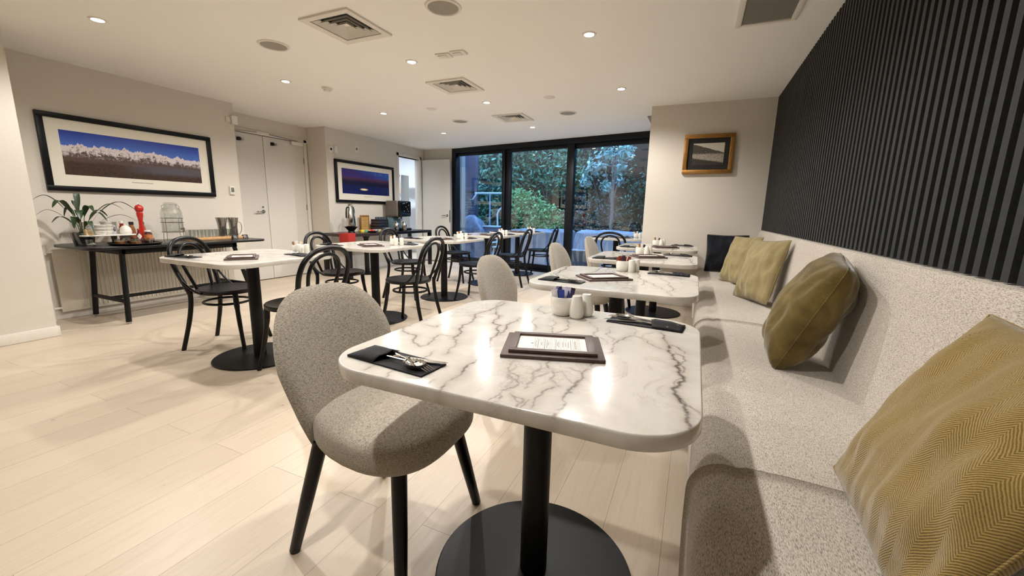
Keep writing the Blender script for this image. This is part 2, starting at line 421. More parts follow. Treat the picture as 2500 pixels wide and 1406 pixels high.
# coffee-room doorway frame
fr = MB(); fr.box(WB-0.13, WB+0.014, 6.64, 6.70, 0, 2.19, 0.003); fr.box(WB-0.13, WB+0.014, 7.38, 7.43, 0, 2.19, 0.003); fr.box(WB-0.13, WB+0.014, 6.64, 7.43, 2.13, 2.19, 0.003)
struct(fr.build('trim_2', MT['trim']))
d3 = bpy.data.objects.new('door_3', None); COL.objects.link(d3); d3['kind'] = 'structure'; d3.location = (-5.09, 7.45, 0)
MB().box(-0.345, 0.345, -0.02, 0.02, 0.015, 2.13, 0.003).build('door_panel', MT['door'], d3)
m = MB(); m.cyl((0.28, -0.02, 0.99), (0.28, -0.028, 0.99), 0.026); m.tube([(0.28, -0.028, 0.99), (0.28, -0.06, 0.99), (0.265, -0.065, 0.99), (0.17, -0.065, 0.985)], 0.010, 10); m.build('door_handle', MT['steel'], d3)
MB().box(0.335, 0.350, -0.03, -0.012, 0.85, 1.10, 0.002).build('latch_plate', MT['brushed'], d3)
# bright room beyond the doorway
pan = simple('cool_white_pantry_paint', srgb(225, 226, 228), 0.8, nscale=100, namt=0.02)
m = MB(); m.box(-8.2, WB-0.12, 9.0, 9.1, 0, 2.9); struct(m.build('wall_pantry_back', pan, smooth=False))
m = MB(); m.box(-8.3, -8.2, 5.0, 9.1, 0, 2.9); struct(m.build('wall_pantry_far', pan, smooth=False))
m = MB(); m.box(-8.2, WB-0.62, 5.0, 5.15, 0, 2.9); struct(m.build('wall_pantry_front', pan, smooth=False))
m = MB(); m.box(WB-0.14, WB-0.02, 7.62, 9.0, 0, 2.9); struct(m.build('wall_pantry_side', pan, smooth=False))
m = MB(); m.box(-8.2, WB-0.02, 5.0, 9.1, 2.62, 2.7); struct(m.build('ceiling_pantry', pan, smooth=False))
m = MB(); m.box(-8.2, -6.2, 5.0, 9.1, -0.08, 0); m.box(-6.2, WB-0.02, 7.75, 9.1, -0.08, 0); struct(m.build('floor_pantry', MT['floor'], smooth=False))
pl = thing('ceiling_light', 'cool white light inside the room beyond the open door', 'light', (-6.75, 7.3, 2.60))
MB().box(-0.5, 0.5, -0.12, 0.12, -0.05, 0.015, 0.01).build('diffuser', emis('cool_light_diffuser', (0.75, 0.87, 1, 1), 6.0), pl)
ld = bpy.data.lights.new('pantry', 'AREA'); ld.energy = 75; ld.size = 0.9; ld.size_y = 0.25; ld.shape = 'RECTANGLE'; ld.color = (0.72, 0.85, 1.0)
lo = bpy.data.objects.new('pantry_glow', ld); COL.objects.link(lo); lo.parent = pl; lo.location = (0, 0, -0.07)
sh = thing('storage_shelf', 'white shelf unit with orange and blue packets seen through the open doorway', 'shelf', (-6.92, 8.35, 0))
m = MB(); m.box(-0.30, -0.27, -0.15, 0.15, 0, 1.92, 0.003); m.box(0.27, 0.30, -0.15, 0.15, 0, 1.92, 0.003)
for z in (0.5, 0.9, 1.2, 1.46, 1.9): m.box(-0.27, 0.27, -0.15, 0.15, z, z+0.02)
m.build('shelf_frame', MT['brushed'], sh)
rr = random.Random(3)
for k, (z, cc) in enumerate(((1.48, (226, 150, 120)), (1.22, (150, 170, 210)), (0.92, (225, 225, 230)))):
    mm = simple('packet_paper_%d' % k, srgb(*cc), 0.6)
    for j in range(4):
        a = -0.25+0.13*j
        p = MB(); p.box(a, a+0.11, -0.10, 0.06, z, z+0.12+0.09*rr.random(), 0.004)
        pk = p.build('packet', mm, None, loc=(-6.92, 8.35, 0))
        tag(pk, ('%s packet, %s from the left, on the %s shelf beyond the doorway' % (('orange', 'blue', 'white')[k], ('first', 'second', 'third', 'fourth')[j], ('upper', 'middle', 'lower')[k])), 'packet', 'packets on the shelf beyond the doorway')

# ------------------------------------------------------------------ window wall (three panes)
P0 = Vector((-4.745, 7.58)); WDIR = Vector((3.96, -0.73)).normalized(); WROT = math.atan2(WDIR.y, WDIR.x)
def wpt(s, off=0.0): return P0 + WDIR*s + Vector((-WDIR.y, WDIR.x))*off
wr = bpy.data.objects.new('window_1', None); COL.objects.link(wr); wr['kind'] = 'structure'
wr.location = (P0.x, P0.y, 0); wr.rotation_euler = (0, 0, WROT)
WLN = 4.75
m = MB(); m.box(0, 0.115, -0.05, 0.07, 0, CEIL, 0.004); m.build('window_jamb', MT['winframe'], wr)
m = MB(); m.box(0.115, WLN, -0.05, 0.07, 2.255, CEIL, 0.004); m.build('window_head', MT['winframe'], wr)
m = MB(); m.box(0.115, 1.35, -0.012, 0.05, 2.20, 2.256, 0.003); m.build('sash_head', MT['winframe'], wr)
m = MB(); m.box(0.115, WLN, -0.05, 0.07, 0.0, 0.035, 0.004); m.build('window_sill', MT['winframe'], wr)
m = MB(); m.box(1.30, 2.80, -0.012, 0.05, 2.20, 2.256, 0.003); m.box(2.80, WLN, -0.012, 0.05, 2.18, 2.256, 0.003); m.build('sash_head', MT['winframe'], wr)
m = MB(); m.box(0.115, WLN, -0.01, 0.04, 0.035, 0.13, 0.004); m.build('bottom_rail', MT['winframe'], wr)
m = MB(); m.box(1.275, 1.345, -0.03, 0.03, 0.03, 2.26, 0.004); m.box(1.345, 1.465, 0.0, 0.05, 0.03, 2.26, 0.004); m.build('window_mullion', MT['winframe'], wr)
m = MB(); m.box(2.665, 2.80, -0.04, 0.05, 0.03, 2.30, 0.004); m.build('window_mullion', MT['winframe'], wr)
for a, b in ((0.115, 1.275), (1.465, 2.665), (2.80, WLN)):
    m = MB(); m.quad([(a, 0.02, 0.12), (b, 0.02, 0.12), (b, 0.02, 2.22), (a, 0.02, 2.22)]); m.build('window_pane', MT['glass'], wr, smooth=False)
# exterior wall beyond the panes closes the room behind the end wall
m = MB(); m.box(-0.2, 1.4, 6.98, 7.10, 0, CEIL+0.1); struct(m.build('wall_outside_right', MT['wall'], smooth=False))

# ------------------------------------------------------------------ slatted panel
sp = thing('slatted_wall_panel', 'black vertical slatted panel on the wall above the banquette', 'wall panel', (0.70, 0, 0))
m = MB(); m.box(-0.004, 0.0, -3.0, 5.325, 0.955, CEIL-0.002); m.build('backing_board', simple('black_backing_felt', srgb(4, 4, 5), 0.95, spec=0.1), sp, smooth=False)
slm = simple('charcoal_slat_laminate', srgb(48, 50, 50), 0.6, nscale=40, namt=0.15, spec=0.3)
m = MB(); y = -2.99
while y < 5.30:
    m.box(-0.026, -0.004, y, y+0.027, 0.957, CEIL-0.003); y += 0.056
m.build('slats', slm, sp, smooth=False)

# ------------------------------------------------------------------ banquette
bq = thing('banquette_bench', 'long light grey tweed upholstered bench along the slatted wall', 'bench', (0, 0, 0))
def extrude_profile(prof, y0, y1, name, mt, parent, edge=0.016):
    b = MB(); n = len(prof)
    cx = sum(p[0] for p in prof)/n; cz = sum(p[1] for p in prof)/n
    rings = []
    for (yy, k) in ((y0, edge*1.0), (y0+0.004, edge*0.45), (y0+0.012, edge*0.12), (y0+0.022, 0), (y1-0.022, 0), (y1-0.012, edge*0.12), (y1-0.004, edge*0.45), (y1, edge*1.0)):
        ring = []
        for i, (x, z) in enumerate(prof):
            a = Vector(prof[i-1]); c = Vector(prof[(i+1) % n]); t = (c-a)
            nr = Vector((t.y, -t.x)); nr = nr.normalized() if nr.length > 0 else nr
            ring.append(b.bm.verts.new((x - nr.x*k, yy, z - nr.y*k)))
        rings.append(ring)
    for A, B in zip(rings, rings[1:]):
        for i in range(n): b.bm.faces.new((A[i], A[(i+1) % n], B[(i+1) % n], B[i]))
    b.bm.faces.new(rings[0]); b.bm.faces.new(rings[-1][::-1])
    return b.build(name, mt, parent)
def arc(cx, cz, r, a0, a1, n): return [(cx+r*math.cos(math.radians(a0+(a1-a0)*k/n)), cz+r*math.sin(math.radians(a0+(a1-a0)*k/n))) for k in range(n+1)]
seatp = [(0.66, 0.30), (0.60, 0.452)] + [(0.5, 0.462), (0.38, 0.470), (0.26, 0.474), (0.17, 0.472)] + arc(0.133, 0.390, 0.078, 75, 180, 9) + [(0.055, 0.30), (0.058, 0.20), (0.062, 0.10), (0.10, 0.10), (0.4, 0.12)]
seatp = seatp[::-1]
# counter-clockwise seen along +y so that the inset shrinks it
backp = [(0.575, 0.40), (0.594, 0.46), (0.612, 0.60), (0.628, 0.75), (0.644, 0.88), (0.650, 0.930), (0.660, 0.948), (0.675, 0.953), (0.697, 0.953), (0.697, 0.40)]
ys = [-2.18, -0.55, 1.07, 2.70, 4.33, 5.315]
for a, b_ in zip(ys, ys[1:]): extrude_profile(seatp, a+0.001, b_-0.001, 'seat_cushion', MT['bench'], bq, 0.014)
yb = [-2.18, -0.62, 0.98, 2.58, 4.20, 5.315]
for a, b_ in zip(yb, yb[1:]): extrude_profile(backp, a+0.001, b_-0.001, 'back_cushion', MT['bench'], bq, -0.006)
MB().box(0.09, 0.69, -2.15, 5.31, 0.0, 0.11).build('plinth', simple('dark_plinth', srgb(40, 38, 36), 0.7), bq)

# ------------------------------------------------------------------ tables
VEINS = [[3.2,1.0,[[0.297,0.231],[0.313,0.146],[0.329,0.062],[0.344,0.008],[0.351,-0.052],[0.363,-0.102],[0.364,-0.16],[0.357,-0.203],[0.367,-0.239],[0.376,-0.278],[0.379,-0.311],[0.38,-0.359],[0.379,-0.374]]],[2,0.7,[[0.313,0.146],[0.336,0.11],[0.355,0.086],[0.368,0.056]]],[2,0.7,[[0.344,0.059],[0.36,0.036],[0.369,-0.007],[0.37,-0.067],[0.364,-0.102]]],[2,0.6,[[0.357,-0.203],[0.376,-0.246],[0.401,-0.283]]],[1.5,0.5,[[0.351,-0.052],[0.357,-0.135],[0.357,-0.203]]],[1.6,0.6,[[0.329,0.062],[0.305,0.071],[0.274,0.1],[0.241,0.152],[0.226,0.151],[0.218,0.233]]],[2.2,0.8,[[0.226,0.151],[0.205,0.101],[0.19,0.05],[0.193,-0.031]]],[1.5,0.4,[[0.274,0.1],[0.253,0.166],[0.275,0.219]]],[2.4,0.85,[[0.186,-0.101],[0.176,-0.158],[0.168,-0.202],[0.166,-0.253],[0.168,-0.298],[0.174,-0.347],[0.172,-0.389],[0.161,-0.409]]],[1.5,0.6,[[0.169,-0.186],[0.146,-0.182],[0.127,-0.175]]],[2,0.7,[[0.14,-0.28],[0.119,-0.316],[0.117,-0.347],[0.125,-0.393]]],[3,0.4,[[0.059,-0.176],[0.067,-0.238],[0.077,-0.298],[0.082,-0.322]]],[3,0.4,[[0.104,-0.211],[0.091,-0.241],[0.08,-0.269]]],[2,0.6,[[0.077,-0.149],[0.087,-0.196],[0.072,-0.228]]],[1.5,0.5,[[0.123,-0.201],[0.106,-0.218],[0.112,-0.26],[0.14,-0.28]]],[1.5,0.5,[[0.123,-0.201],[0.153,-0.246],[0.166,-0.253]]],[2,0.6,[[0.004,0.267],[0.026,0.176],[0.029,0.102],[0.015,0.066],[-0.02,0.135],[-0.042,0.223]]],[2,0.5,[[-0.136,0.374],[-0.128,0.313],[-0.086,0.274],[-0.075,0.321]]],[2,0.5,[[-0.087,0.217],[-0.078,0.136],[-0.051,0.058]]],[1.6,0.5,[[0.078,0.237],[0.118,0.179],[0.123,0.11],[0.15,0.084],[0.173,0.036]]],[1.6,0.5,[[0.149,0.211],[0.155,0.127],[0.19,0.05]]],[1.6,0.5,[[-0.001,-0.189],[0.014,-0.249],[0.047,-0.271],[0.068,-0.303]]],[1.6,0.5,[[0.067,-0.36],[0.08,-0.366],[0.1,-0.389]]],[1.6,0.5,[[0.046,-0.359],[0.047,-0.382],[0.043,-0.401]]],[1.6,0.5,[[0.109,-0.363],[0.106,-0.381],[0.105,-0.408]]],[4,0.3,[[0.017,-0.215],[0.045,-0.294],[0.067,-0.36]]],[2.4,0.8,[[-0.294,0.387],[-0.279,0.277],[-0.289,0.169],[-0.259,0.074],[-0.244,-0.034],[-0.22,-0.104],[-0.177,-0.194],[-0.165,-0.226]]],[2.6,0.9,[[-0.291,0.373],[-0.234,0.187],[-0.194,0.089],[-0.159,0.067],[-0.126,-0.022],[-0.099,-0.113],[-0.092,-0.176],[-0.075,-0.237],[-0.076,-0.289],[-0.07,-0.343],[-0.062,-0.408]]],[2.2,0.8,[[-0.142,0.181],[-0.142,0.096],[-0.118,-0.018]]],[2,0.7,[[-0.397,0.04],[-0.404,-0.045],[-0.377,-0.122],[-0.324,-0.135],[-0.291,-0.186],[-0.254,-0.209],[-0.252,-0.166],[-0.269,-0.098],[-0.228,-0.092]]],[1.6,0.6,[[-0.371,-0.028],[-0.32,-0.038],[-0.323,-0.002]]],[2,0.5,[[-0.268,-0.357],[-0.266,-0.392]]],[2,0.5,[[-0.208,-0.357],[-0.198,-0.398]]],[2,0.5,[[-0.102,-0.367],[-0.101,-0.4]]],[2,0.5,[[0.05,-0.405],[0.045,-0.35],[0.06,-0.302],[0.027,-0.275]]],[2,0.5,[[0.104,-0.411],[0.098,-0.368],[0.064,-0.356]]],[2,0.5,[[-0.199,-0.311],[-0.198,-0.267],[-0.204,-0.221]]]]
def frac(pts, depth=3, amp=0.16, rnd=None):
    P = [Vector(p) for p in pts]
    for _ in range(depth):
        Q = [P[0]]
        for a, b in zip(P, P[1:]):
            d = b-a; n = Vector((-d.y, d.x)); mid = (a+b)/2 + n*rnd.uniform(-amp, amp)
            Q += [mid, b]
        P = Q
    return P
SMG = 0.85
def vein_fields(N, tf, seed):
    rnd = random.Random(seed)
    lin = np.linspace(-0.41, 0.41, N); X, Y = np.meshgrid(lin, lin, indexing='xy')
    F = np.zeros((N, N)); S = np.zeros((N, N)); step = lin[1]-lin[0]
    for wd, st, pts in VEINS:
        P = frac([tf(p) for p in pts], 3, 0.17, rnd)
        w0 = wd*0.00115
        L = len(P)
        for i, (a, b) in enumerate(zip(P, P[1:])):
            tpr = 0.55+0.45*math.sin(PI*min(1, max(0, (i+0.5)/L*1.15-0.05))) + 0.35*rnd.uniform(-1, 1)
            tpr = max(0.25, tpr)
            rad = 0.03
            i0 = max(0, int((min(a.x, b.x)-rad+0.41)/step)); i1 = min(N, int((max(a.x, b.x)+rad+0.41)/step)+2)
            j0 = max(0, int((min(a.y, b.y)-rad+0.41)/step)); j1 = min(N, int((max(a.y, b.y)+rad+0.41)/step)+2)
            if i0 >= i1 or j0 >= j1: continue
            xs = X[j0:j1, i0:i1]; ys_ = Y[j0:j1, i0:i1]
            dx, dy = b.x-a.x, b.y-a.y; l2 = dx*dx+dy*dy+1e-12
            t = np.clip(((xs-a.x)*dx+(ys_-a.y)*dy)/l2, 0, 1)
            d = np.hypot(xs-(a.x+t*dx), ys_-(a.y+t*dy))
            ww = max(w0*tpr, step*0.55)
            F[j0:j1, i0:i1] = np.maximum(F[j0:j1, i0:i1], st*min(1, tpr)*np.exp(-(d/ww)**2))
            S[j0:j1, i0:i1] = np.maximum(S[j0:j1, i0:i1], SMG*st*np.exp(-(d/0.015)**1.3))
    return X, Y, F, S
TH = 0.03
def tabletop_mesh(name, N, tf, seed, hw=0.403, r=0.125):
    X, Y, F, S = vein_fields(N, tf, seed)
    # square -> rounded square, radially
    lin = np.linspace(-1, 1, N); U, V = np.meshgrid(lin, lin, indexing='xy')
    cheb = np.maximum(np.abs(U), np.abs(V)); ln = np.hypot(U, V)+1e-9
    dx, dy = np.abs(U)/ln, np.abs(V)/ln
    sq = 1/np.maximum(dx, dy)*hw
    c = hw-r; bb = (dx+dy)*c; disc = np.maximum(bb*bb-(2*c*c-r*r), 0); tc = bb+np.sqrt(disc)
    corner = (sq*np.minimum(dx, dy) > c)
    R = np.where(corner, tc, sq)
    k = np.where(cheb > 0, R/sq, 1)
    s = 1-(1-k)*cheb**4      # shrink mostly near the rim
    PX, PY = U*hw*s, V*hw*s
    # sample vein fields at final position
    idx = np.clip(((PX+0.41)/0.82*(N-1)).round().astype(int), 0, N-1); idy = np.clip(((PY+0.41)/0.82*(N-1)).round().astype(int), 0, N-1)
    A = F[idy, idx]; B = S[idy, idx]
    verts = [(float(x), float(y), TH) for x, y in zip(PX.ravel(), PY.ravel())]
    va = list(A.ravel()); vb = list(B.ravel())
    faces = []
    for j in range(N-1):
        o = j*N
        faces += [(o+i, o+i+1, o+N+i+1, o+N+i) for i in range(N-1)]
    rim = [i for i in range(N)] + [j*N+N-1 for j in range(1, N)] + [(N-1)*N+i for i in range(N-2, -1, -1)] + [j*N for j in range(N-2, 0, -1)]
    prev = rim; n = len(rim)
    for (off, z) in ((0.0012, TH-0.0006), (0.0024, TH-0.0026), (0.003, TH-0.005), (0.003, 0.004), (0.0012, 0.0)):
        cur = []
        for i, vi in enumerate(rim):
            a = verts[rim[i-1]]; b = verts[rim[(i+1) % n]]; v = verts[vi]
            tx, ty = b[0]-a[0], b[1]-a[1]; L = math.hypot(tx, ty)
            cur.append(len(verts)); verts.append((v[0]+ty/L*off, v[1]-tx/L*off, z)); va.append(va[vi]*(0.5 if z > TH-0.003 else 0.0)); vb.append(vb[vi]*0.6)
        for i in range(n):
            faces.append((prev[i], cur[i], cur[(i+1) % n], prev[(i+1) % n]))
        prev = cur
    faces.append(tuple(prev[::-1]))
    me = bpy.data.meshes.new(name); me.from_pydata(verts, [], faces); me.update()
    for nm, arr in (('vein', va), ('smudge', vb)):
        at = me.attributes.new(nm, 'FLOAT', 'POINT'); at.data.foreach_set('value', np.array(arr, dtype=np.float32))
    me.materials.append(MT['marble'])
    me.polygons.foreach_set('use_smooth', [True]*len(me.polygons)); me.set_sharp_from_angle(angle=math.radians(50))
    return me
top_near = tabletop_mesh('table_top', 420, lambda p: (p[0], p[1]), 5)
SMG = 0.45
top_far = tabletop_mesh('table_top_b', 260, lambda p: (-p[0], -p[1]), 11)
def make_table(label, group, loc, me, rz=0):
    t = thing('cafe_table', label, 'table', loc, rz, group)
    o = bpy.data.objects.new('table_top', me); COL.objects.link(o); o.parent = t; o.location = (0, 0, 0.72)
    MB().box(-0.16, 0.16, -0.16, 0.16, 0.708, 0.7195, 0.002).build('mounting_plate', MT['blackm'], t)
    MB().lathe([(0.041, 0.012), (0.041, 0.71)], seg=36).build('pole', MT['blackm'], t)
    MB().lathe([(0, 0.0), (0.298, 0.0), (0.30, 0.003), (0.30, 0.007), (0.296, 0.0105), (0.05, 0.0135), (0, 0.0135)], seg=72).build('base_disc', MT['blackm'], t)
    return t
GT = 'white marble café tables with black pedestals'
TB = {}
XR, XL = -0.362, -2.87
TB['R1'] = make_table('nearest white marble table beside the bench, black pedestal and round base', GT, (XR, 1.03, 0), top_near)
base = make_table('second marble table along the bench, in front of the second grey tub chair', GT, (XR, 2.26, 0), top_far)
TB['R2'] = base
spec = {'R3': (XR, 3.53, 'third marble table along the bench counting from the front'),
        'R4': (XR, 4.82, 'farthest marble table along the bench, closest to the beige end wall'),
        'L1': (XL, 1.89, 'marble table in front of the buffet table with plant, nearest of the middle row'),
        'L2': (XL, 3.12, 'marble table in front of the white double doors, second of the middle row'),
        'L3': (XL, 4.35, 'marble table in front of the coffee counter, third of the middle row'),
        'L4': (XL, 5.54, 'fourth marble table of the middle row, one before the window'),
        'L5': (XL, 6.70, 'last marble table of the middle row, right at the window'),
        'W': (-1.09, 6.38, 'marble table at the window behind the end of the bench row')}
for k, (x, y_, lab) in spec.items():
    TB[k] = dup(base, (x, y_, 0), (0, PI/2, PI, -PI/2)[len(k+lab) % 4] if k not in ('R3',) else PI, lab, GT)

# ------------------------------------------------------------------ upholstered chairs
def make_tub(label, loc, rz, group):
    t = thing('upholstered_chair', label, 'chair', loc, rz, group)
    # seat: front at +x
    def fs(p):
        k = min(1, max(0, (p.x+0.24)/0.48)); p.y *= 0.74+0.27*math.sin(PI/2*min(1, k*1.35))
        if p.z > 0: p.z *= 0.85
        else: p.z *= 0.92-0.20*max(0, -p.x/0.24)
        p.z += 0.010*math.exp(-((p.x-0.05)**2+p.y**2)/0.02)
        return p
    m = MB(); m.superq(0.240, 0.238, 0.072, 0.55, 0.66, (0.012, 0, 0.415), 56, 28, fs); m.build('seat', MT['chairfab'], t)
    # shell back
    NR, NT = 14, 56; thick = 0.062
    b = MB()
    def sheet(s, z):
        h = (z-0.30)/0.54
        x = -0.185 - 0.115*h + (0.95-0.25*h)*s*s*1.35
        return x
    def outl(a):
        ca, sa = math.cos(a), math.sin(a)
        z = 0.565 + 0.272*math.copysign(abs(sa)**(0.78 if sa > 0 else 0.42), sa)
        q = min(1, max(0, (z-0.29)/0.34))
        hw = 0.148 + 0.100*q**0.8
        return hw*math.copysign(abs(ca)**(0.66 if sa > 0 else 0.30), ca), z
    front, back = [], []
    for side in (1, -1):
        rings = []
        for i in range(NR+1):
            r = i/NR; row = []
            th = thick/2*(max(0, 1-r**3.2))**0.5
            for j in range(NT):
                s1, z1 = outl(2*PI*j/NT)
                s = s1*r; z = 0.565+(z1-0.565)*r
                x = sheet(s, z)
                slope = (sheet(s+0.005, z)-sheet(s-0.005, z))/0.01
                n = Vector((1, -slope, 0.21)).normalized()
                row.append(Vector((x, s, z)) + n*th*side)
            rings.append(row)
        (front if side == 1 else back).extend(rings)
    vf = []
    for k, rings in enumerate((front, back)):
        vr = [[b.bm.verts.new(rings[0][0])]]
        for i in range(1, NR+1):
            if i == NR and k == 1: vr.append(vf[-1])
            else: vr.append([b.bm.verts.new(q) for q in rings[i]])
        for A, B in zip(vr, vr[1:]):
            for j in range(NT):
                j2 = (j+1) % NT
                f = (A[0], B[j], B[j2]) if len(A) == 1 else (A[j], B[j], B[j2], A[j2])
                b.bm.faces.new(f)
        if k == 0: vf = vr
    b.build('backrest', MT['chairfab'], t)
    for (x0, y0, x1, y1, n) in ((0.15, 0.15, 0.205, 0.225, 0), (0.15, -0.15, 0.205, -0.225, 0), (-0.15, 0.15, -0.225, 0.215, 0), (-0.15, -0.15, -0.225, -0.215, 0)):
        MB().tube([(x0, y0, 0.375), (x0*0.5+x1*0.5, y0*0.5+y1*0.5, 0.19), (x1, y1, 0.004), (x1, y1, 0.0)], [0.0235, 0.021, 0.0165, 0.014], 16).build('leg', MT['black'], t)
    return t
GU = 'grey tweed tub chairs facing the bench'
tub = make_tub('large grey tweed upholstered chair at the nearest marble table', (-0.865, 0.985, 0), 0.02, GU)
dup(tub, (-0.83, 2.17, 0), 0.03, 'grey tweed upholstered chair, second from the front, at the second bench table', GU)
dup(tub, (-0.83, 3.43, 0), 0.0, 'grey tweed upholstered chair, third from the front, in front of the window', GU)
dup(tub, (-0.83, 4.66, 0), 0.0, 'farthest and smallest grey tweed upholstered chair of the bench row', GU)

# ------------------------------------------------------------------ bentwood chairs
def smooth_path(pts, n=6):
    P = [Vector(p) for p in pts]; out = []
    for i in range(len(P)-1):
        p0 = P[max(i-1, 0)]; p1 = P[i]; p2 = P[i+1]; p3 = P[min(i+2, len(P)-1)]
        for k in range(n):
            t = k/n
            out.append(0.5*((2*p1)+(-p0+p2)*t+(2*p0-5*p1+4*p2-p3)*t*t+(-p0+3*p1-3*p2+p3)*t**3))
    out.append(P[-1]); return out
def make_bent(label, loc, rz, group):
    t = thing('bentwood_chair', label, 'chair', loc, rz, group)
    m = MB(); m.lathe([(0, 0.448), (0.14, 0.449), (0.178, 0.458), (0.203, 0.462), (0.209, 0.456), (0.209, 0.440), (0.203, 0.432), (0.17, 0.430), (0, 0.430)], seg=40)
    m.build('seat', MT['black'], t)
    def xb(z): return -0.175 - 0.115*((z-0.43)/0.41)**1.0
    H = [(0.165, 0.43), (0.183, 0.52), (0.203, 0.62), (0.205, 0.70), (0.178, 0.775), (0.11, 0.825), (0, 0.842)]
    pts = [(xb(z), -y, z) for y, z in H] + [(xb(z), y, z) for y, z in H[-2::-1]]
    m = MB(); m.tube(smooth_path(pts, 6), 0.0162, 10); m.build('back_hoop', MT['black'], t)
    H = [(0.085, 0.445), (0.10, 0.52), (0.122, 0.62), (0.128, 0.69), (0.108, 0.75), (0.062, 0.787), (0, 0.80)]
    pts = [(xb(z)+0.006, -y, z) for y, z in H] + [(xb(z)+0.006, y, z) for y, z in H[-2::-1]]
    m = MB(); m.tube(smooth_path(pts, 6), 0.0118, 10); m.build('inner_hoop', MT['black'], t)
    for s in (-1, 1):
        MB().tube(smooth_path([(-0.175, s*0.165, 0.46), (-0.178, s*0.166, 0.36), (-0.20, s*0.175, 0.22), (-0.255, s*0.19, 0.003), (-0.255, s*0.19, 0.0)], 4), [0.0165]*9+[0.0155]*4+[0.014]*4, 12).build('leg', MT['black'], t)
        MB().tube(smooth_path([(0.135, s*0.135, 0.445), (0.142, s*0.140, 0.34), (0.160, s*0.155, 0.20), (0.195, s*0.185, 0.003), (0.195, s*0.185, 0.0)], 4), [0.019]*5+[0.016]*4+[0.014]*4+[0.0125]*4, 12).build('leg', MT['black'], t)
        # curved side brace from the hoop to the seat rim
        MB().tube(smooth_path([(xb(0.62)+0.003, s*0.203, 0.62), (-0.185, s*0.215, 0.54), (-0.12, s*0.208, 0.47), (-0.07, s*0.198, 0.445)], 5), 0.0085, 8).build('side_brace', MT['black'], t)
    pts = [(0.158*math.cos(a)-0.015, 0.150*math.sin(a), 0.350) for a in [2*PI*k/36 for k in range(36)]]
    m = MB(); m.tube(pts, 0.0095, 8, closed=True); m.build('stretcher_ring', MT['black'], t)
    return t
GB = 'black bentwood chairs around the café tables'
bent = make_bent('black bentwood chair at the buffet side of the nearest middle row table', (-3.34, 1.99, 0), 0.46, GB)
for (x, y_, a, lab) in [
    (-2.43, 1.90, 184, 'black bentwood chair seen from behind, partly hidden by the large grey chair'),
    (-3.27, 3.09, 14, 'black bentwood chair in front of the double doors, left of the second middle table'),
    (-2.42, 3.07, 187, 'black bentwood chair standing free right of the second middle table'),
    (-3.27, 4.15, 8, 'black bentwood chair in front of the coffee machine, left of the third middle table'),
    (-2.45, 4.42, 183, 'black bentwood chair right of the third middle table, behind the second grey chair'),
    (-3.38, 5.50, 5, 'black bentwood chair by the open door, left of the fourth middle table'),
    (-2.52, 5.62, 185, 'black bentwood chair right of the fourth middle table, before the wide mullion'),
    (-2.46, 6.74, 186, 'black bentwood chair at the window, right of the last middle table'),
    (-1.06, 6.01, 90, 'black bentwood chair seen from behind at the window table behind the bench row')]:
    dup(bent, (x, y_, 0), math.radians(a), lab, GB)

# ------------------------------------------------------------------ ceiling fixtures
def make_downlight(label, loc):
    t = thing('ceiling_downlight', label, 'ceiling light', loc, 0, 'recessed ceiling downlights')
    MB().lathe([(0.034, -0.001), (0.036, -0.006), (0.048, -0.0045), (0.052, 0.0)], seg=32).build('trim_ring', MT['trim'], t)
    MB().lathe([(0, -0.001), (0.036, -0.001), (0.036, 0.0), (0, 0.0)], seg=28).build('lens', MT['lamp'], t)
    l = bpy.data.lights.new('downlight', 'SPOT'); l.energy = LAMP_W; l.spot_size = math.radians(158); l.spot_blend = 0.6
    l.shadow_soft_size = 0.028; l.color = (1.0, 0.962, 0.928)
    lo = bpy.data.objects.new('downlight_glow', l); COL.objects.link(lo); lo.parent = t; lo.location = (0, 0, -0.04)
    return t
DL = [(-3.94, 1.675, 'downlight nearest the picture of snowy mountains, far left of the ceiling'),
      (-0.82, 3.12, 'downlight in the ceiling nearest the slatted wall'),
      (-2.37, 3.12, 'downlight between the big square vent and the two small ceiling plates'),
      (-3.94, 3.12, 'downlight left of the smoke detector'),
      (-0.82, 4.50, 'downlight above the bench row close to the beige end wall'),
      (-3.94, 4.56, 'downlight in front of the coffee counter'),
      (-2.37, 4.52, 'downlight between the middle and the farthest square vent'),
      (-3.94, 6.00, 'downlight nearest the open white door'),
      (-2.37, 6.00, 'downlight nearest the window'),
      (-2.37, 1.675, 'downlight above the front of the room, in line with the first square vent'),
      (-0.82, 1.675, 'downlight above the nearest marble table'),
      (-0.82, 0.22, 'downlight behind the camera by the bench')]
dl = make_downlight(DL[0][2], (DL[0][0], DL[0][1], CEIL))
for x, y_, lab in DL[1:]: dup(dl, (x, y_, CEIL), None, lab)
dark = simple('dark_duct', srgb(14, 14, 14), 0.9)
def make_vent(label, loc):
    t = thing('ceiling_vent', label, 'vent', loc, 0, 'square ceiling diffusers')
    m = MB()
    def ring(o, i, zo, zi):
        for k in range(4):
            c, s = math.cos(k*PI/2), math.sin(k*PI/2)
            R = lambda x, y: (c*x-s*y, s*x+c*y)
            a = [(*R(o, -o), zo), (*R(o, o), zo), (*R(i, i), zi), (*R(i, -i), zi)]
            m.quad(a)
    ring(0.217, 0.168, -0.014, -0.010); ring(0.217, 0.2168, -0.014, 0.0)
    ring(0.168, 0.165, -0.010, 0.010)
    m.build('vent_frame', MT['trim'], t, smooth=False)
    m = MB()
    for o in (0.158, 0.122, 0.086, 0.050):
        ring(o, o-0.021, -0.008, 0.018)
    m.box(-0.020, 0.020, -0.020, 0.020, 0.010, 0.014)
    b = m.build('louvres', MT['trim'], t, smooth=False)
    MB().box(-0.166, 0.166, -0.166, 0.166, 0.040, 0.10).build('duct_box', dark, t, smooth=False)
    return t
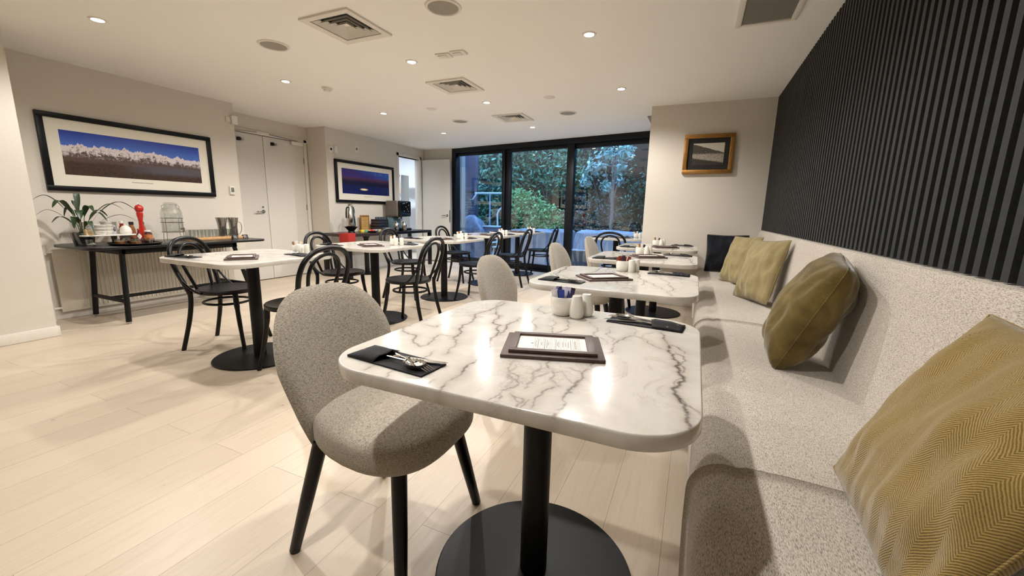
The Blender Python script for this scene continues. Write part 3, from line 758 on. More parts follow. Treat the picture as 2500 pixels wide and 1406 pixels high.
# openings in the ceiling for the diffusers
cutm = bpy.data.objects['ceiling']
VC = [(-2.37, 2.395, 'largest, nearest square ceiling vent'), (-2.375, 3.84, 'middle square ceiling vent in front of the two downlights'), (-2.39, 5.33, 'farthest square ceiling vent near the window')]
# rebuild the ceiling slab with real holes
bpy.data.objects.remove(cutm)
m = MB()
xs = [-6.3, -2.54, -2.20, 1.0]
cy = -3.3; segs = []
for (x, y_, _) in VC: segs += [(cy, y_-0.165, False), (y_-0.165, y_+0.165, True)]; cy = y_+0.165
segs.append((cy, 6.86, False))
for a, b_, hole in segs:
    for i in range(3):
        if hole and i == 1: continue
        m.box(xs[i], xs[i+1], a, b_, CEIL, CEIL+0.12)
m.prism([(-6.3, 6.86), (-0.2, 6.86), (-4.75, 7.70), (-6.3, 7.70)], CEIL, CEIL+0.12)
c_ = m.build('ceiling', MT['ceiling'], smooth=False); struct(c_)
vt = make_vent(VC[0][2], (VC[0][0], VC[0][1], CEIL))
for x, y_, lab in VC[1:]: dup(vt, (x, y_, CEIL), None, lab)
grl = simple('grey_speaker_mesh', srgb(150, 144, 132), 0.7, nscale=800, namt=0.3)
def make_spk(label, loc, r=0.115):
    t = thing('ceiling_speaker', label, 'speaker', loc, 0, 'round ceiling speakers')
    MB().lathe([(0.094, -0.004), (0.098, -0.010), (0.112, -0.007), (0.116, 0.0)], seg=40).build('trim_ring', MT['trim'], t)
    MB().lathe([(0, -0.006), (0.095, -0.005), (0.095, 0.0), (0, 0)], seg=40).build('speaker_grille', grl, t)
    return t
s0 = make_spk('largest, nearest round ceiling speaker, cut by the top edge of the view', (-1.575, 2.405, CEIL))
for x, y_, lab in ((-3.18, 2.435, 'round ceiling speaker left of the nearest square vent'), (-3.20, 5.30, 'small far round ceiling speaker left of the farthest vent'), (-1.62, 5.31, 'small far round ceiling speaker right of the farthest vent')):
    dup(s0, (x, y_, CEIL), None, lab)
def make_blank(label, loc):
    t = thing('ceiling_plate', label, 'cover plate', loc, 0, 'round blank ceiling plates')
    MB().lathe([(0, -0.008), (0.05, -0.008), (0.063, -0.003), (0.066, 0.0)], seg=32).build('cover', MT['trim'], t); return t
b0 = make_blank('round white blank plate on the ceiling left of the farthest vent', (-3.18, 4.565, CEIL))
dup(b0, (-1.61, 4.555, CEIL), None, 'round white blank plate on the ceiling in the middle, right of the middle vent')
sm = thing('smoke_detector', 'small white smoke detector on the ceiling', 'smoke detector', (-3.72, 3.44, CEIL))
MB().lathe([(0, -0.038), (0.030, -0.038), (0.036, -0.030), (0.036, -0.020)], seg=24).build('sensor_head', MT['white_plastic'], sm)
MB().lathe([(0, -0.020), (0.052, -0.020), (0.054, -0.010), (0.054, 0.0)], seg=24).build('detector_base', MT['white_plastic'], sm)
def plate(label, loc, rz):
    t = thing('ceiling_access_plate', label, 'cover plate', loc, rz, 'pair of square ceiling plates')
    MB().box(-0.062, 0.062, -0.045, 0.045, -0.012, 0, 0.003).build('cover', MT['white_plastic'], t)
    MB().box(-0.045, 0.030, -0.030, 0.020, -0.018, -0.012, 0.002).build('raised_label', MT['trim'], t); return t
p0_ = plate('left one of two small white plates on the ceiling', (-2.02, 3.09, CEIL), 0.1)
dup(p0_, (-1.875, 3.08, CEIL), 0.1, 'right one of two small white plates on the ceiling')
ac = thing('return_air_grille', 'grey mesh return air grille with white frame on the ceiling beside the slatted wall', 'vent', (0.291, 2.90, CEIL))
m = MB()
m.box(-0.175, -0.140, -0.45, 0.45, -0.014, 0.0, 0.003); m.box(0.140, 0.175, -0.45, 0.45, -0.014, 0, 0.003); m.box(-0.14, 0.14, 0.42, 0.45, -0.014, 0, 0.003); m.box(-0.14, 0.14, -0.45, -0.42, -0.014, 0, 0.003)
m.build('grille_frame', MT['trim'], ac)
mm, nt, b, N, L = mat('grey_grille_mesh')
v = texmap(nt); wv = N.new('ShaderNodeTexWave'); wv.inputs['Scale'].default_value = 38; wv.inputs['Distortion'].default_value = 0; wv.bands_direction = 'Y'; L.new(v, wv.inputs[0])
L.new(ramp(nt, wv.outputs['Fac'], [(0.2, srgb(96, 92, 86)), (0.8, srgb(140, 135, 126))]), b.inputs['Base Color']); bump(nt, b, wv.outputs['Fac'], 0.5, 0.003); setp(b, Roughness=0.7)
MB().box(-0.14, 0.14, -0.42, 0.42, -0.006, -0.001).build('grille_mesh', mm, ac, smooth=False)
m = MB(); m.box(-0.10, 0.10, -0.24, 0.24, -0.012, 0, 0.003); ev = m.build('ceiling_return_vent', grl, None, loc=(-0.60, 6.04, CEIL)); tag(ev, 'grey vent edge on the ceiling peeking out beside the beige end wall', 'vent')

# ------------------------------------------------------------------ wall things
def framed(name, label, cat, X, y0, y1, z0, z1, fw, mw_y, mt_frame, mt_mat, mt_img, mw_z, face='x', cap=True, depth=0.03, mz2=None):
    """picture on a wall; local x across, local y out of the wall, z up"""
    W, H = (y1-y0), (z1-z0)
    t = thing(name, label, cat, (0, 0, 0))
    if face == 'x': t.location = (X, (y0+y1)/2, (z0+z1)/2); t.rotation_euler = (0, 0, PI/2); 
    else: t.location = ((y0+y1)/2, X, (z0+z1)/2); t.rotation_euler = (0, 0, 0)
    # local -y points into the room
    m = MB()
    for (a, b_, c, d) in ((-W/2, W/2, H/2-fw, H/2), (-W/2, W/2, -H/2, -H/2+fw), (-W/2, -W/2+fw, -H/2+fw, H/2-fw), (W/2-fw, W/2, -H/2+fw, H/2-fw)):
        m.box(a, b_, -depth, 0, c, d, 0.003)
    m.build('picture_frame', mt_frame, t)
    MB().box(-W/2+fw, W/2-fw, -depth*0.45, -depth*0.3, -H/2+fw, H/2-fw).build('mount', mt_mat, t, smooth=False)
    iw, ih = W/2-fw-mw_y, H/2-fw-mw_z
    o = MB().box(-iw, iw, -0.0012, 0.0, -ih, ih).build('photograph', mt_img, t, smooth=False); o.location = (0, -depth*0.45, (mz2 or 0))
    if cap:
        m = MB(); x = -0.09
        rr = random.Random(5)
        while x < 0.09:
            wd = rr.uniform(0.006, 0.016); m.box(x, x+wd, -depth*0.45-0.0006, -depth*0.45, -0.004, 0.004); x += wd+0.004
        o = m.build('caption', simple('grey_caption_ink', srgb(150, 146, 138), 0.8), t, smooth=False); o.location = (0, 0, -ih+(mz2 or 0)-0.038)
    return t
def img_nodes(name):
    m, nt, b, N, L = mat(name)
    tc = N.new('ShaderNodeTexCoord'); sp = N.new('ShaderNodeSeparateXYZ'); L.new(tc.outputs['Generated'], sp.inputs[0])
    setp(b, Roughness=0.35, Specular_IOR_Level=0.4)
    # generated x,z in 0..1 across the picture; stretched to real aspect
    mp = N.new('ShaderNodeMapping'); L.new(tc.outputs['Generated'], mp.inputs[0])
    return m, nt, b, N, L, sp.outputs['X'], sp.outputs['Z'], mp
def step(nt, v, e, w=0.01):
    n = nt.nodes.new('ShaderNodeMapRange'); n.inputs[1].default_value = -w; n.inputs[2].default_value = w
    nt.links.new(math_(nt, 'SUBTRACT', v, e), n.inputs[0]); return n.outputs[0]
# snowy range panorama
m1, nt, b, N, L, X_, Z_, mp = img_nodes('mountain_panorama_print'); mp.inputs['Scale'].default_value = (2.8, 1, 1)
n1 = noisen(nt, mp.outputs[0], 5, 8, 0.62); n2 = noisen(nt, mp.outputs[0], 11, 9, 0.75, 0.6)
mpx = N.new('ShaderNodeMapping'); mpx.inputs['Scale'].default_value = (2.8, 0, 0); L.new(mp.inputs[0].links[0].from_socket, mpx.inputs[0])
rn = noisen(nt, mpx.outputs[0], 5, 10, 0.68)
bumpc = math_(nt, 'MULTIPLY', math_(nt, 'SINE', math_(nt, 'MULTIPLY', X_, PI)), 0.07)
ridge = math_(nt, 'ADD', math_(nt, 'MULTIPLY_ADD', rn, 0.50, 0.42), math_(nt, 'SUBTRACT', bumpc, math_(nt, 'MULTIPLY', X_, 0.08)))
sky_c = mix(nt, srgb(70, 106, 190), srgb(28, 52, 150), step(nt, Z_, 0.86, 0.16))
below = math_(nt, 'SUBTRACT', ridge, Z_)
snow = mix(nt, srgb(214, 204, 204), srgb(84, 72, 70), ramp(nt, math_(nt, 'MULTIPLY_ADD', below, 1.8, math_(nt, 'MULTIPLY_ADD', n2, 2.6, -1.15)), [(0.35, (0, 0, 0)), (0.6, (1, 1, 1))]))
mtn = mix(nt, snow, srgb(84, 66, 58), step(nt, math_(nt, 'MULTIPLY_ADD', n1, -0.12, 0.50), Z_, 0.05))
fore = ramp(nt, n2, [(0.35, srgb(18, 16, 18)), (0.5, srgb(70, 50, 34)), (0.62, srgb(40, 34, 32)), (0.75, srgb(120, 90, 62))])
img = mix(nt, mtn, fore, step(nt, math_(nt, 'MULTIPLY_ADD', n1, 0.12, 0.26), Z_, 0.03))
lake = math_(nt, 'MULTIPLY', step(nt, X_, 0.48, 0.15), math_(nt, 'MULTIPLY', step(nt, 0.38, Z_, 0.05) if False else step(nt, math_(nt, 'MULTIPLY_ADD', Z_, 0, 0.36), Z_, 0.04), step(nt, Z_, 0.16, 0.05)))
img = mix(nt, img, srgb(92, 92, 104), math_(nt, 'MULTIPLY', lake, 0.65))
img = mix(nt, sky_c, img, step(nt, ridge, Z_, 0.006))
L.new(img, b.inputs['Base Color'])
cream = simple('cream_mount_board', srgb(228, 222, 206), 0.8, nscale=80, namt=0.015)
framed('framed_picture', 'large black framed panorama of snowy mountains under a deep blue sky', 'picture', WL+0.002, 1.752, 3.192, 1.198, 1.890, 0.046, 0.091, MT['frame_black'], cream, m1, 0.10, mz2=0.005)
m2, nt, b, N, L, X_, Z_, mp = img_nodes('night_lake_print'); mp.inputs['Scale'].default_value = (2.0, 1, 1)
n1 = noisen(nt, mp.outputs[0], 6, 6, 0.6)
skyc = mix(nt, srgb(62, 46, 118), srgb(34, 84, 168), step(nt, math_(nt, 'MULTIPLY_ADD', Z_, 0.9, math_(nt, 'MULTIPLY', X_, 0.5)), 1.08, 0.14))
skyc = mix(nt, skyc, srgb(120, 120, 190), math_(nt, 'MULTIPLY', ramp(nt, n1, [(0.5, (0, 0, 0)), (0.7, (1, 1, 1))]), math_(nt, 'MULTIPLY', step(nt, X_, 0.6, 0.2), 0.6)))
hill = mix(nt, srgb(92, 54, 84), srgb(20, 20, 52), step(nt, math_(nt, 'MULTIPLY_ADD', n1, 0.2, 0.50), Z_, 0.10))
lk = ramp(nt, n1, [(0.3, srgb(14, 18, 62)), (0.7, srgb(22, 32, 98))])
dd = math_(nt, 'ADD', math_(nt, 'POWER', math_(nt, 'MULTIPLY', math_(nt, 'SUBTRACT', X_, 0.43), 11), 2), math_(nt, 'POWER', math_(nt, 'MULTIPLY', math_(nt, 'SUBTRACT', Z_, 0.21), 20), 2))
lk = mix(nt, lk, hill, step(nt, Z_, 0.36, 0.02))
img = mix(nt, skyc, lk, step(nt, math_(nt, 'MULTIPLY_ADD', n1, 0.12, 0.62), Z_, 0.008))
dds = N.new('ShaderNodeMapRange'); dds.inputs[1].default_value = 1.0; dds.inputs[2].default_value = 0.2; L.new(dd, dds.inputs[0])
img = mix(nt, img, srgb(250, 225, 180), dds.outputs[0])
L.new(img, b.inputs['Base Color'])
framed('framed_picture', 'black framed photograph of a dark blue lake at night above the coffee counter', 'picture', WB+0.002, 5.092, 6.522, 1.19, 1.884, 0.046, 0.095, MT['frame_black'], cream, m2, 0.095, mz2=0.01)
m3, nt, b, N, L, X_, Z_, mp = img_nodes('old_town_print'); mp.inputs['Scale'].default_value = (1.5, 1, 1)
n1 = noisen(nt, mp.outputs[0], 7, 8, 0.7); n2 = noisen(nt, mp.outputs[0], 22, 6, 0.7)
hillz = math_(nt, 'MULTIPLY_ADD', n1, 0.10, math_(nt, 'MULTIPLY_ADD', X_, -0.42, 0.92))
hc = ramp(nt, n2, [(0.3, srgb(48, 44, 40)), (0.7, srgb(104, 98, 88))])
town = ramp(nt, n2, [(0.4, srgb(70, 66, 60)), (0.55, srgb(190, 182, 165)), (0.7, srgb(120, 114, 104))])
fg = ramp(nt, n2, [(0.3, srgb(36, 34, 32)), (0.7, srgb(78, 74, 66))])
img = mix(nt, hc, town, step(nt, math_(nt, 'MULTIPLY_ADD', n1, 0.1, 0.46), Z_, 0.04))
img = mix(nt, img, fg, step(nt, math_(nt, 'MULTIPLY_ADD', X_, -0.22, 0.32), Z_, 0.03))
img = mix(nt, srgb(206, 200, 184), img, step(nt, hillz, Z_, 0.01))
L.new(img, b.inputs['Base Color'])
gold = simple('antique_gold_frame', srgb(158, 112, 52), 0.38, 0.55, nscale=120, namt=0.35, bmp=0.5)
gp = framed('framed_picture', 'small gold framed black and white photograph of a lakeside town', 'picture', 5.328, -0.205, 0.312, 1.573, 2.004, 0.042, 0.055, gold, simple('black_mount', srgb(34, 32, 30), 0.8), m3, 0.055, face='y', cap=False, depth=0.04)
# inner gilded slip of the gold frame
m = MB()
for (a, b_, c, d) in ((-0.222, 0.222, 0.172, 0.180), (-0.222, 0.222, -0.180, -0.172), (-0.222, -0.214, -0.18, 0.18), (0.214, 0.222, -0.18, 0.18)): m.box(a, b_, -0.036, -0.012, c, d, 0.002)
m.build('gilded_slip', simple('bright_gilding', srgb(196, 158, 92), 0.3, 0.6, nscale=60), gp)

def small(name, label, cat, loc, rz, parts):
    t = thing(name, label, cat, loc, rz)
    for (pn, fn, mt_) in parts:
        m = MB(); fn(m); m.build(pn, mt_, t)
    return t
# local +x out of the wall
screen = simple('grey_lcd', srgb(110, 116, 112), 0.3)
small('thermostat', 'white wall thermostat with grey display beside the double doors', 'thermostat', (WL, 3.40, 1.285), 0, [
    ('housing', lambda m: m.box(0, 0.022, -0.030, 0.030, -0.052, 0.052, 0.005), MT['white_plastic']),
    ('display', lambda m: m.box(0.021, 0.0235, -0.019, 0.019, -0.020, 0.036, 0.001), screen)])
small('wall_socket', 'white wall socket low on the wall right of the radiator', 'socket', (WL, 3.42, 0.33), 0, [
    ('plate', lambda m: m.box(0, 0.010, -0.055, 0.055, -0.035, 0.035, 0.003), MT['white_plastic']),
    ('switches', lambda m: (m.box(0.009, 0.013, -0.035, -0.015, 0.005, 0.022, 0.002), m.box(0.009, 0.013, 0.015, 0.035, 0.005, 0.022, 0.002)), MT['trim'])])
small('door_sensor_box', 'white box at the upper wall corner beside the double doors', 'sensor', (WL, 3.50, 2.145), 0, [
    ('housing', lambda m: m.box(-0.02, 0.045, -0.035, 0.035, -0.05, 0.05, 0.005), MT['white_plastic']),
    ('cable_cover', lambda m: m.box(0.0, 0.015, -0.09, -0.035, -0.03, 0.03, 0.003), MT['trim'])])
small('alarm_sounder', 'white round alarm with dark centre high on the wall by the coffee counter', 'alarm', (WB, 5.03, 2.02), 0, [
    ('base', lambda m: m.tube([(0, 0, 0), (0.03, 0, 0)], [0.052, 0.046], 28), MT['white_plastic']),
    ('dark_centre', lambda m: m.tube([(0.028, 0, 0), (0.033, 0, 0)], [0.020, 0.018], 20), dark),
    ('side_unit', lambda m: m.box(0, 0.035, 0.07, 0.13, -0.055, 0.055, 0.006), MT['white_plastic'])])
small('wall_outlet', 'white square outlet high on the wall above the night lake picture', 'socket', (WB, 5.60, 2.10), 0, [
    ('plate', lambda m: m.box(0, 0.010, -0.04, 0.04, -0.055, 0.055, 0.003), MT['white_plastic']),
    ('socket_face', lambda m: m.box(0.009, 0.012, -0.018, 0.018, -0.02, 0.02, 0.002), simple('socket_grey', srgb(120, 118, 112), 0.5))])

# radiator
rad = thing('wall_radiator', 'white ribbed panel radiator under the buffet table', 'radiator', (WL+0.045, 2.47, 0))
m = MB()
n = 46; y0, y1 = -0.78, 0.80
m.box(0.0, 0.020, y0, y1, 0.075, 0.665, 0.006)
k = 0; yy = y0+0.16
while yy < y1-0.03:
    m.box(0.018, 0.026, yy, yy+0.018, 0.10, 0.64, 0.003, seg=1); yy += 0.034
m.build('radiator_panel', simple('radiator_enamel', srgb(214, 206, 190), 0.4, nscale=50, namt=0.02), rad)
m = MB(); m.tube([(0.01, y0-0.055, 0.63), (0.01, y0-0.055, 0.10), (0.01, y0-0.055, 0.0)], 0.011, 10); m.tube([(0.01, y0-0.055, 0.115), (0.01, y0+0.02, 0.115)], 0.010, 10); m.tube([(0.01, y0-0.055, 0.64), (0.01, y0+0.02, 0.64)], 0.010, 10)
m.build('pipe', MT['trim'], rad)
m = MB(); m.tube([(0.01, y0-0.055, 0.62), (0.012, y0-0.055, 0.70)], [0.022, 0.020], 18); m.build('thermostatic_valve', MT['white_plastic'], rad)
MB().box(-0.045, 0.0, -0.6, 0.6, 0.2, 0.5).build('bracket', MT['trim'], rad)

# ------------------------------------------------------------------ buffet table
TZ = 0.715
bt = thing('buffet_table', 'long black buffet table with splayed legs along the left wall', 'table', (-4.995, 2.48, 0))
m = MB(); m.prism(rrect(0.74, 1.60, 0.12, 8), TZ-0.022, TZ, 0.004); m.build('table_top', simple('black_laminate_top', srgb(16, 17, 18), 0.3, nscale=100, namt=0.15), bt)
LG = []
for sx in (-1, 1):
    for sy in (-1, 1):
        tx, ty = sx*0.265, (-0.545 if sy < 0 else 0.44); fx, fy = sx*0.30, (-0.585 if sy < 0 else 0.60)
        MB().tube([(tx, ty, TZ-0.03), (fx, fy, 0.02)], 0.0215, 14).build('leg', MT['blackm'], bt)
        MB().lathe([(0, 0), (0.018, 0), (0.018, 0.006), (0.008, 0.008), (0.008, 0.022)], (fx, fy, 0), 14).build('levelling_foot', MT['steel'], bt)
        LG.append((tx, ty, fx, fy))
m = MB(); m.box(-0.29, 0.29, -0.575, -0.525, TZ-0.075, TZ-0.024, 0.004); m.box(-0.29, 0.29, 0.42, 0.47, TZ-0.075, TZ-0.024, 0.004)
m.box(0.245, 0.290, -0.56, 0.47, TZ-0.075, TZ-0.024, 0.004); m.box(-0.29, -0.245, -0.56, 0.47, TZ-0.075, TZ-0.024, 0.004); m.build('under_frame', MT['blackm'], bt)
m = MB(); zz = 0.21
for ya, in ((-0.577,), (0.555,)): m.box(-0.285, 0.285, ya-0.015, ya+0.015, zz-0.015, zz+0.015, 0.003)
m.box(-0.015, 0.015, -0.577, 0.555, zz-0.015, zz+0.015, 0.003); m.build('stretcher', MT['blackm'], bt)

# coffee counter
ct = thing('coffee_counter', 'dark slab counter with coffee machine against the grey wall', 'counter', (-5.17, 5.87, 0))
m = MB(); m.box(-0.28, 0.28, -1.10, -0.02, 0.652, 0.70, 0.004); m.build('brown_top', simple('dark_walnut_top', srgb(52, 38, 34), 0.3, nscale=30, namt=0.25), ct)
m = MB(); m.box(-0.28, 0.28, -0.018, 1.10, 0.652, 0.70, 0.004); m.build('black_top', MT['black'], ct)
for (x, y_) in ((0.25, 1.07), (-0.25, 1.07), (-0.25, -1.07), (0.25, -1.07)):
    MB().box(x-0.03, x+0.03, y_-0.03, y_+0.03, 0, 0.652, 0.003).build('leg', MT['black'], ct)
MB().lathe([(0, 0), (0.2, 0), (0.2, 0.01), (0.04, 0.014), (0.04, 0.60), (0.075, 0.652)], (0.08, -0.52, 0), 28).build('pedestal', MT['blackm'], ct)
MB().tube(smooth_path([(-0.25, -0.75, 0.65), (-0.2, -0.7, 0.5), (-0.22, -0.6, 0.25), (-0.26, -0.6, 0.1)], 6), 0.004, 6).build('power_cord', MT['black'], ct)

# ------------------------------------------------------------------ cushions
def pillow_mesh(name, w, h, t, mt, seed=1, sag=0.0, fold=1.0, blunt=0.05, full=0.52):
    N = 44; rnd = Vector((seed*3.7, seed*1.3, 0)); b = bmesh.new(); grids = []
    for side in (1, -1):
        g = []
        for j in range(N+1):
            row = []
            for i in range(N+1):
                u = -1+2*i/N; v = -1+2*j/N
                u2 = math.sin(u*PI/2)*0.35+u*0.65; v2 = math.sin(v*PI/2)*0.35+v*0.65
                x = w/2*u2*(1-0.085*(1-v2*v2)**0.9); y = h/2*v2*(1-0.085*(1-u2*u2)**0.9)
                bl = 1-blunt*(u2*v2)**4; x *= bl; y *= bl
                th = t/2*((1-u2**2)**full*(1-v2**2)**full)
                if 0 < i < N and 0 < j < N:
                    e = max(abs(u2), abs(v2))
                    nz = noise.noise(Vector((u2*2.2, v2*2.2, side*5))+rnd)*0.018 + noise.noise(Vector((u2*6, v2*2.5, side*9))+rnd)*0.010*fold*(0.4+e)
                    th = max(0.003, th + nz*min(1, (1-e)*5))
                y -= sag*(1-v2)*0.5*(1-u2*u2)*0.02
                if side == -1 and (i in (0, N) or j in (0, N)): row.append(grids[0][j][i])
                else: row.append(b.verts.new((x, y, side*th)))
            g.append(row)
        grids.append(g)
        for j in range(N):
            for i in range(N):
                q = (g[j][i], g[j][i+1], g[j+1][i+1], g[j+1][i])
                b.faces.new(q if side == 1 else q[::-1])
    me = bpy.data.meshes.new(name); b.to_mesh(me); b.free(); me.materials.append(mt)
    me.polygons.foreach_set('use_smooth', [True]*len(me.polygons)); return me
def cushion(label, w, h, t, mt, center, wd, up, seed, blunt=0.05, full=0.52):
    wd = Vector(wd).normalized(); up = Vector(up); up = (up-wd*up.dot(wd)).normalized(); n = wd.cross(up)
    o = bpy.data.objects.new('throw_cushion', pillow_mesh('throw_cushion', w, h, t, mt, seed, 0, 1, blunt, full)); COL.objects.link(o)
    m_ = Matrix((wd, up, n)).transposed().to_4x4(); m_.translation = Vector(center); o.matrix_world = m_
    s = MB(); pts = []
    N = 24
    for k in range(4):
        for i in range(N):
            a = -1+2*i/N
            u, v = ((a, -1), (1, a), (-a, 1), (-1, -a))[k]
            bl = 1-blunt*(u*v)**4; pts.append((w/2*u*(1-0.085*(1-v*v)**0.9)*bl, h/2*v*(1-0.085*(1-u*u)**0.9)*bl, 0))
    s.tube(pts, 0.0026, 6, closed=True); s.build('edge_seam', mt, o)
    return tag(o, label, 'cushion', 'throw cushions on the banquette')
cushion('large mustard herringbone cushion leaning on the bench nearest the camera', 0.50, 0.50, 0.15, MT['herring'], (0.470, 0.945, 0.69), (-0.05, -1, 0.0), (0.42, -0.06, 0.86), 1)
cushion('dark olive brown velvet cushion seen edge on, second from the camera', 0.42, 0.52, 0.235, MT['velvet_brown'], (0.475, 2.08, 0.71), (0.17, 0.98, 0.10), (0.34, -0.20, 0.9), 2, 0.10, 0.42)
cushion('sage gold cushion facing the room, front one of the two far cushions', 0.44, 0.50, 0.15, MT['velvet_sage'], (0.475, 3.55, 0.70), (0.42, -0.87, 0.06), (0.22, 0.20, 0.95), 3)
cushion('sage gold cushion partly hidden behind the other sage cushion, far on the bench', 0.44, 0.48, 0.14, MT['velvet_sage'], (0.41, 4.36, 0.695), (0.46, -0.87, 0.04), (0.22, 0.2, 0.95), 4)
cushion('blue-black square cushion in the far corner against the beige end wall', 0.44, 0.44, 0.14, MT['velvet_navy'], (0.345, 5.17, 0.685), (1, -0.08, 0.02), (0, 0.16, 1), 5)

# ------------------------------------------------------------------ place settings
TT = 0.7505
def mesh_of(f, name, mt, parent=None): m = MB(); f(m); return m.build(name, mt, parent)
def make_menu(label, loc, rz):
    t = thing('menu_board', label, 'menu', loc, rz, 'framed menus on the café tables')
    MB().box(-0.125, 0.125, -0.093, 0.093, 0, 0.0085, 0.0015).build('outer_board', MT['menu_wood'], t)
    m = MB(); W, D, z0, z1 = 0.107, 0.077, 0.0085, 0.017
    for (a, b_, c, d) in ((-W, W, D-0.017, D), (-W, W, -D, -D+0.017), (-W, -W+0.017, -D+0.017, D-0.017), (W-0.022, W, -D+0.017, D-0.017)): m.box(a, b_, c, d, z0, z1, 0.001)
    m.build('raised_frame', MT['menu_wood'], t)
    p = MB().box(-0.09, 0.085, -0.06, 0.06, 0.0085, 0.0105).build('menu_sheet', MT['paper'], t, smooth=False)
    # printed lines: page top is at local -x, text runs along y
    m = MB(); rr = random.Random(4); zz = 0.0106
    x = -0.048
    while x < 0.070:
        if rr.random() < 0.36:
            m.box(x, x+0.0005, -0.05, 0.05, zz, zz+0.0001)
        else:
            L = rr.uniform(0.01, 0.045); y = -L
            while y < L:
                wl = rr.uniform(0.003, 0.009); m.box(x, x+0.0013, y, min(L, y+wl), zz, zz+0.0001); y += wl+0.0015
        x += rr.choice((0.0032, 0.0040, 0.0058))
    m.build('printed_lines', MT['ink'], p, smooth=False)
    m = MB()
    for (cx, cy, r) in ((-0.070, 0.0, 0.014), (-0.076, 0.010, 0.008), (-0.075, -0.010, 0.008), (-0.064, 0.012, 0.007), (-0.064, -0.011, 0.007), (-0.080, 0, 0.009)):
        m.prism([(cx+r*math.cos(2*PI*k/18)*(1+0.12*math.sin(5*2*PI*k/18)), cy+r*math.sin(2*PI*k/18)) for k in range(18)], 0.0106, 0.0109)
    m.build('white_tree_logo', simple('bright_white_foil', (0.95, 0.95, 0.95, 1), 0.12), p, smooth=False)
    m = MB(); m.box(-0.057, -0.050, -0.0035, -0.0015, 0.0106, 0.0108); m.box(-0.057, -0.050, 0.0015, 0.0035, 0.0106, 0.0108); m.build('logo_trunk', MT['ink'], p, smooth=False)
    return t
def make_napkin(label, loc, rz):
    t = thing('folded_napkin', label, 'napkin', loc, rz, 'black napkin pockets on the café tables')
    m = MB(); m.box(-0.115, 0.115, -0.042, 0.042, 0, 0.0035, 0.0012)
    m.build('napkin_base', MT['napkin'], t)
    b = MB()
    NX, NY = 10, 10
    for z_off, sgn in ((0.004, 1), (0.0055, 1)):
        pass
    rows = []
    for i in range(NX+1):
        u = i/NX; x = -0.115+0.098*u; row = []
        for j in range(NY+1):
            v = -1+2*j/NY
            z = 0.0038+0.014*(1-v*v)*min(1, u*2.2)**0.8+0.002*math.sin(v*7)*u
            row.append(b.bm.verts.new((x+0.008*(1-v*v)*u*0.0-0.012*abs(v)*u, 0.042*v, z)))
        rows.append(row)
    for A, B in zip(rows, rows[1:]):
        for j in range(NY): b.bm.faces.new((A[j], A[j+1], B[j+1], B[j]))
    o = b.build('napkin_pocket', MT['napkin'], t)
    so = o.modifiers.new('s', 'SOLIDIFY'); so.thickness = 0.0014; so.offset = 1
    return t
def make_fork():
    m = MB()
    pts = [(-0.10, 0, 0.0075), (-0.04, 0, 0.0085), (0.02, 0, 0.010), (0.045, 0, 0.0115)]
    m.tube(pts, [0.0055, 0.0045, 0.003, 0.0035], 10, sx=0.45)
    # head
    out = [(0.042, -0.003), (0.052, -0.009), (0.064, -0.0115), (0.070, -0.0115), (0.070, 0.0115), (0.064, 0.0115), (0.052, 0.009), (0.042, 0.003)]
    m.prism(out, 0.0098, 0.0114)
    for k in range(4):
        y = -0.0099+0.0066*k
        m.tube([(0.068, y, 0.0106), (0.085, y, 0.0088), (0.102, y*0.95, 0.0075)], [0.0016, 0.0014, 0.0007], 6)
    return m
def make_spoon():
    m = MB()
    m.tube([(-0.10, 0, 0.0075), (-0.04, 0, 0.0085), (0.02, 0, 0.0105), (0.045, 0, 0.012)], [0.0055, 0.0045, 0.003, 0.003], 10, sx=0.45)
    rings = []
    for i in range(7):
        r = i/6
        rings.append([m.bm.verts.new((0.070+0.029*r*math.cos(2*PI*k/28), 0.019*r*math.sin(2*PI*k/28)*(1+0.12*math.cos(2*PI*k/28)), 0.0045+0.0085*r*r)) for k in range(28)])
    for A, B in zip(rings, rings[1:]):
        for k in range(28): m.bm.faces.new((A[k], A[(k+1) % 28], B[(k+1) % 28], B[k]))
    for k in range(20):      # beaded rim
        a = 2*PI*k/20; m.lathe([(0, -0.0016), (0.0015, 0), (0, 0.0016)], (0.070+0.029*math.cos(a), 0.019*math.sin(a)*(1+0.12*math.cos(a)), 0.0135), 6)
    return m
def make_knife():
    m = MB()
    m.tube([(-0.10, 0, 0.007), (-0.04, 0, 0.0075), (0.01, 0, 0.008)], [0.006, 0.0055, 0.0045], 10, sx=0.45)
    m.prism([(0.005, -0.004), (0.012, -0.0085), (0.07, -0.009), (0.098, -0.004), (0.108, 0.004), (0.10, 0.0065), (0.01, 0.0055)], 0.0072, 0.0082)
    return m
me_f = make_fork().build('fork', MT['steel']); me_s = make_spoon().build('spoon', MT['steel']); me_k = make_knife().build('dinner_knife', MT['steel'])
for o, c in ((me_f, 'fork'), (me_s, 'spoon'), (me_k, 'knife')): tag(o, '', c, 'cutlery in the napkin pockets')
nap0 = make_napkin('x', (0, 0, 0), 0); menu0 = make_menu('x', (0, 0, 0), 0)
def make_cup():
    t = thing('sachet_cup', 'x', 'cup', (0, 0, 0), 0, 'white sachet cups on the café tables')
    MB().lathe([(0, 0), (0.024, 0), (0.0295, 0.006), (0.0345, 0.018), (0.0355, 0.030), (0.0355, 0.057), (0.0345, 0.0585), (0.0325, 0.057), (0.0325, 0.030), (0.029, 0.012), (0, 0.008)], seg=40).build('cup_body', MT['ceramic'], t)
    for ch in t.children: ch.scale = (1.13, 1.13, 1.12)
    return t
cup0 = make_cup()
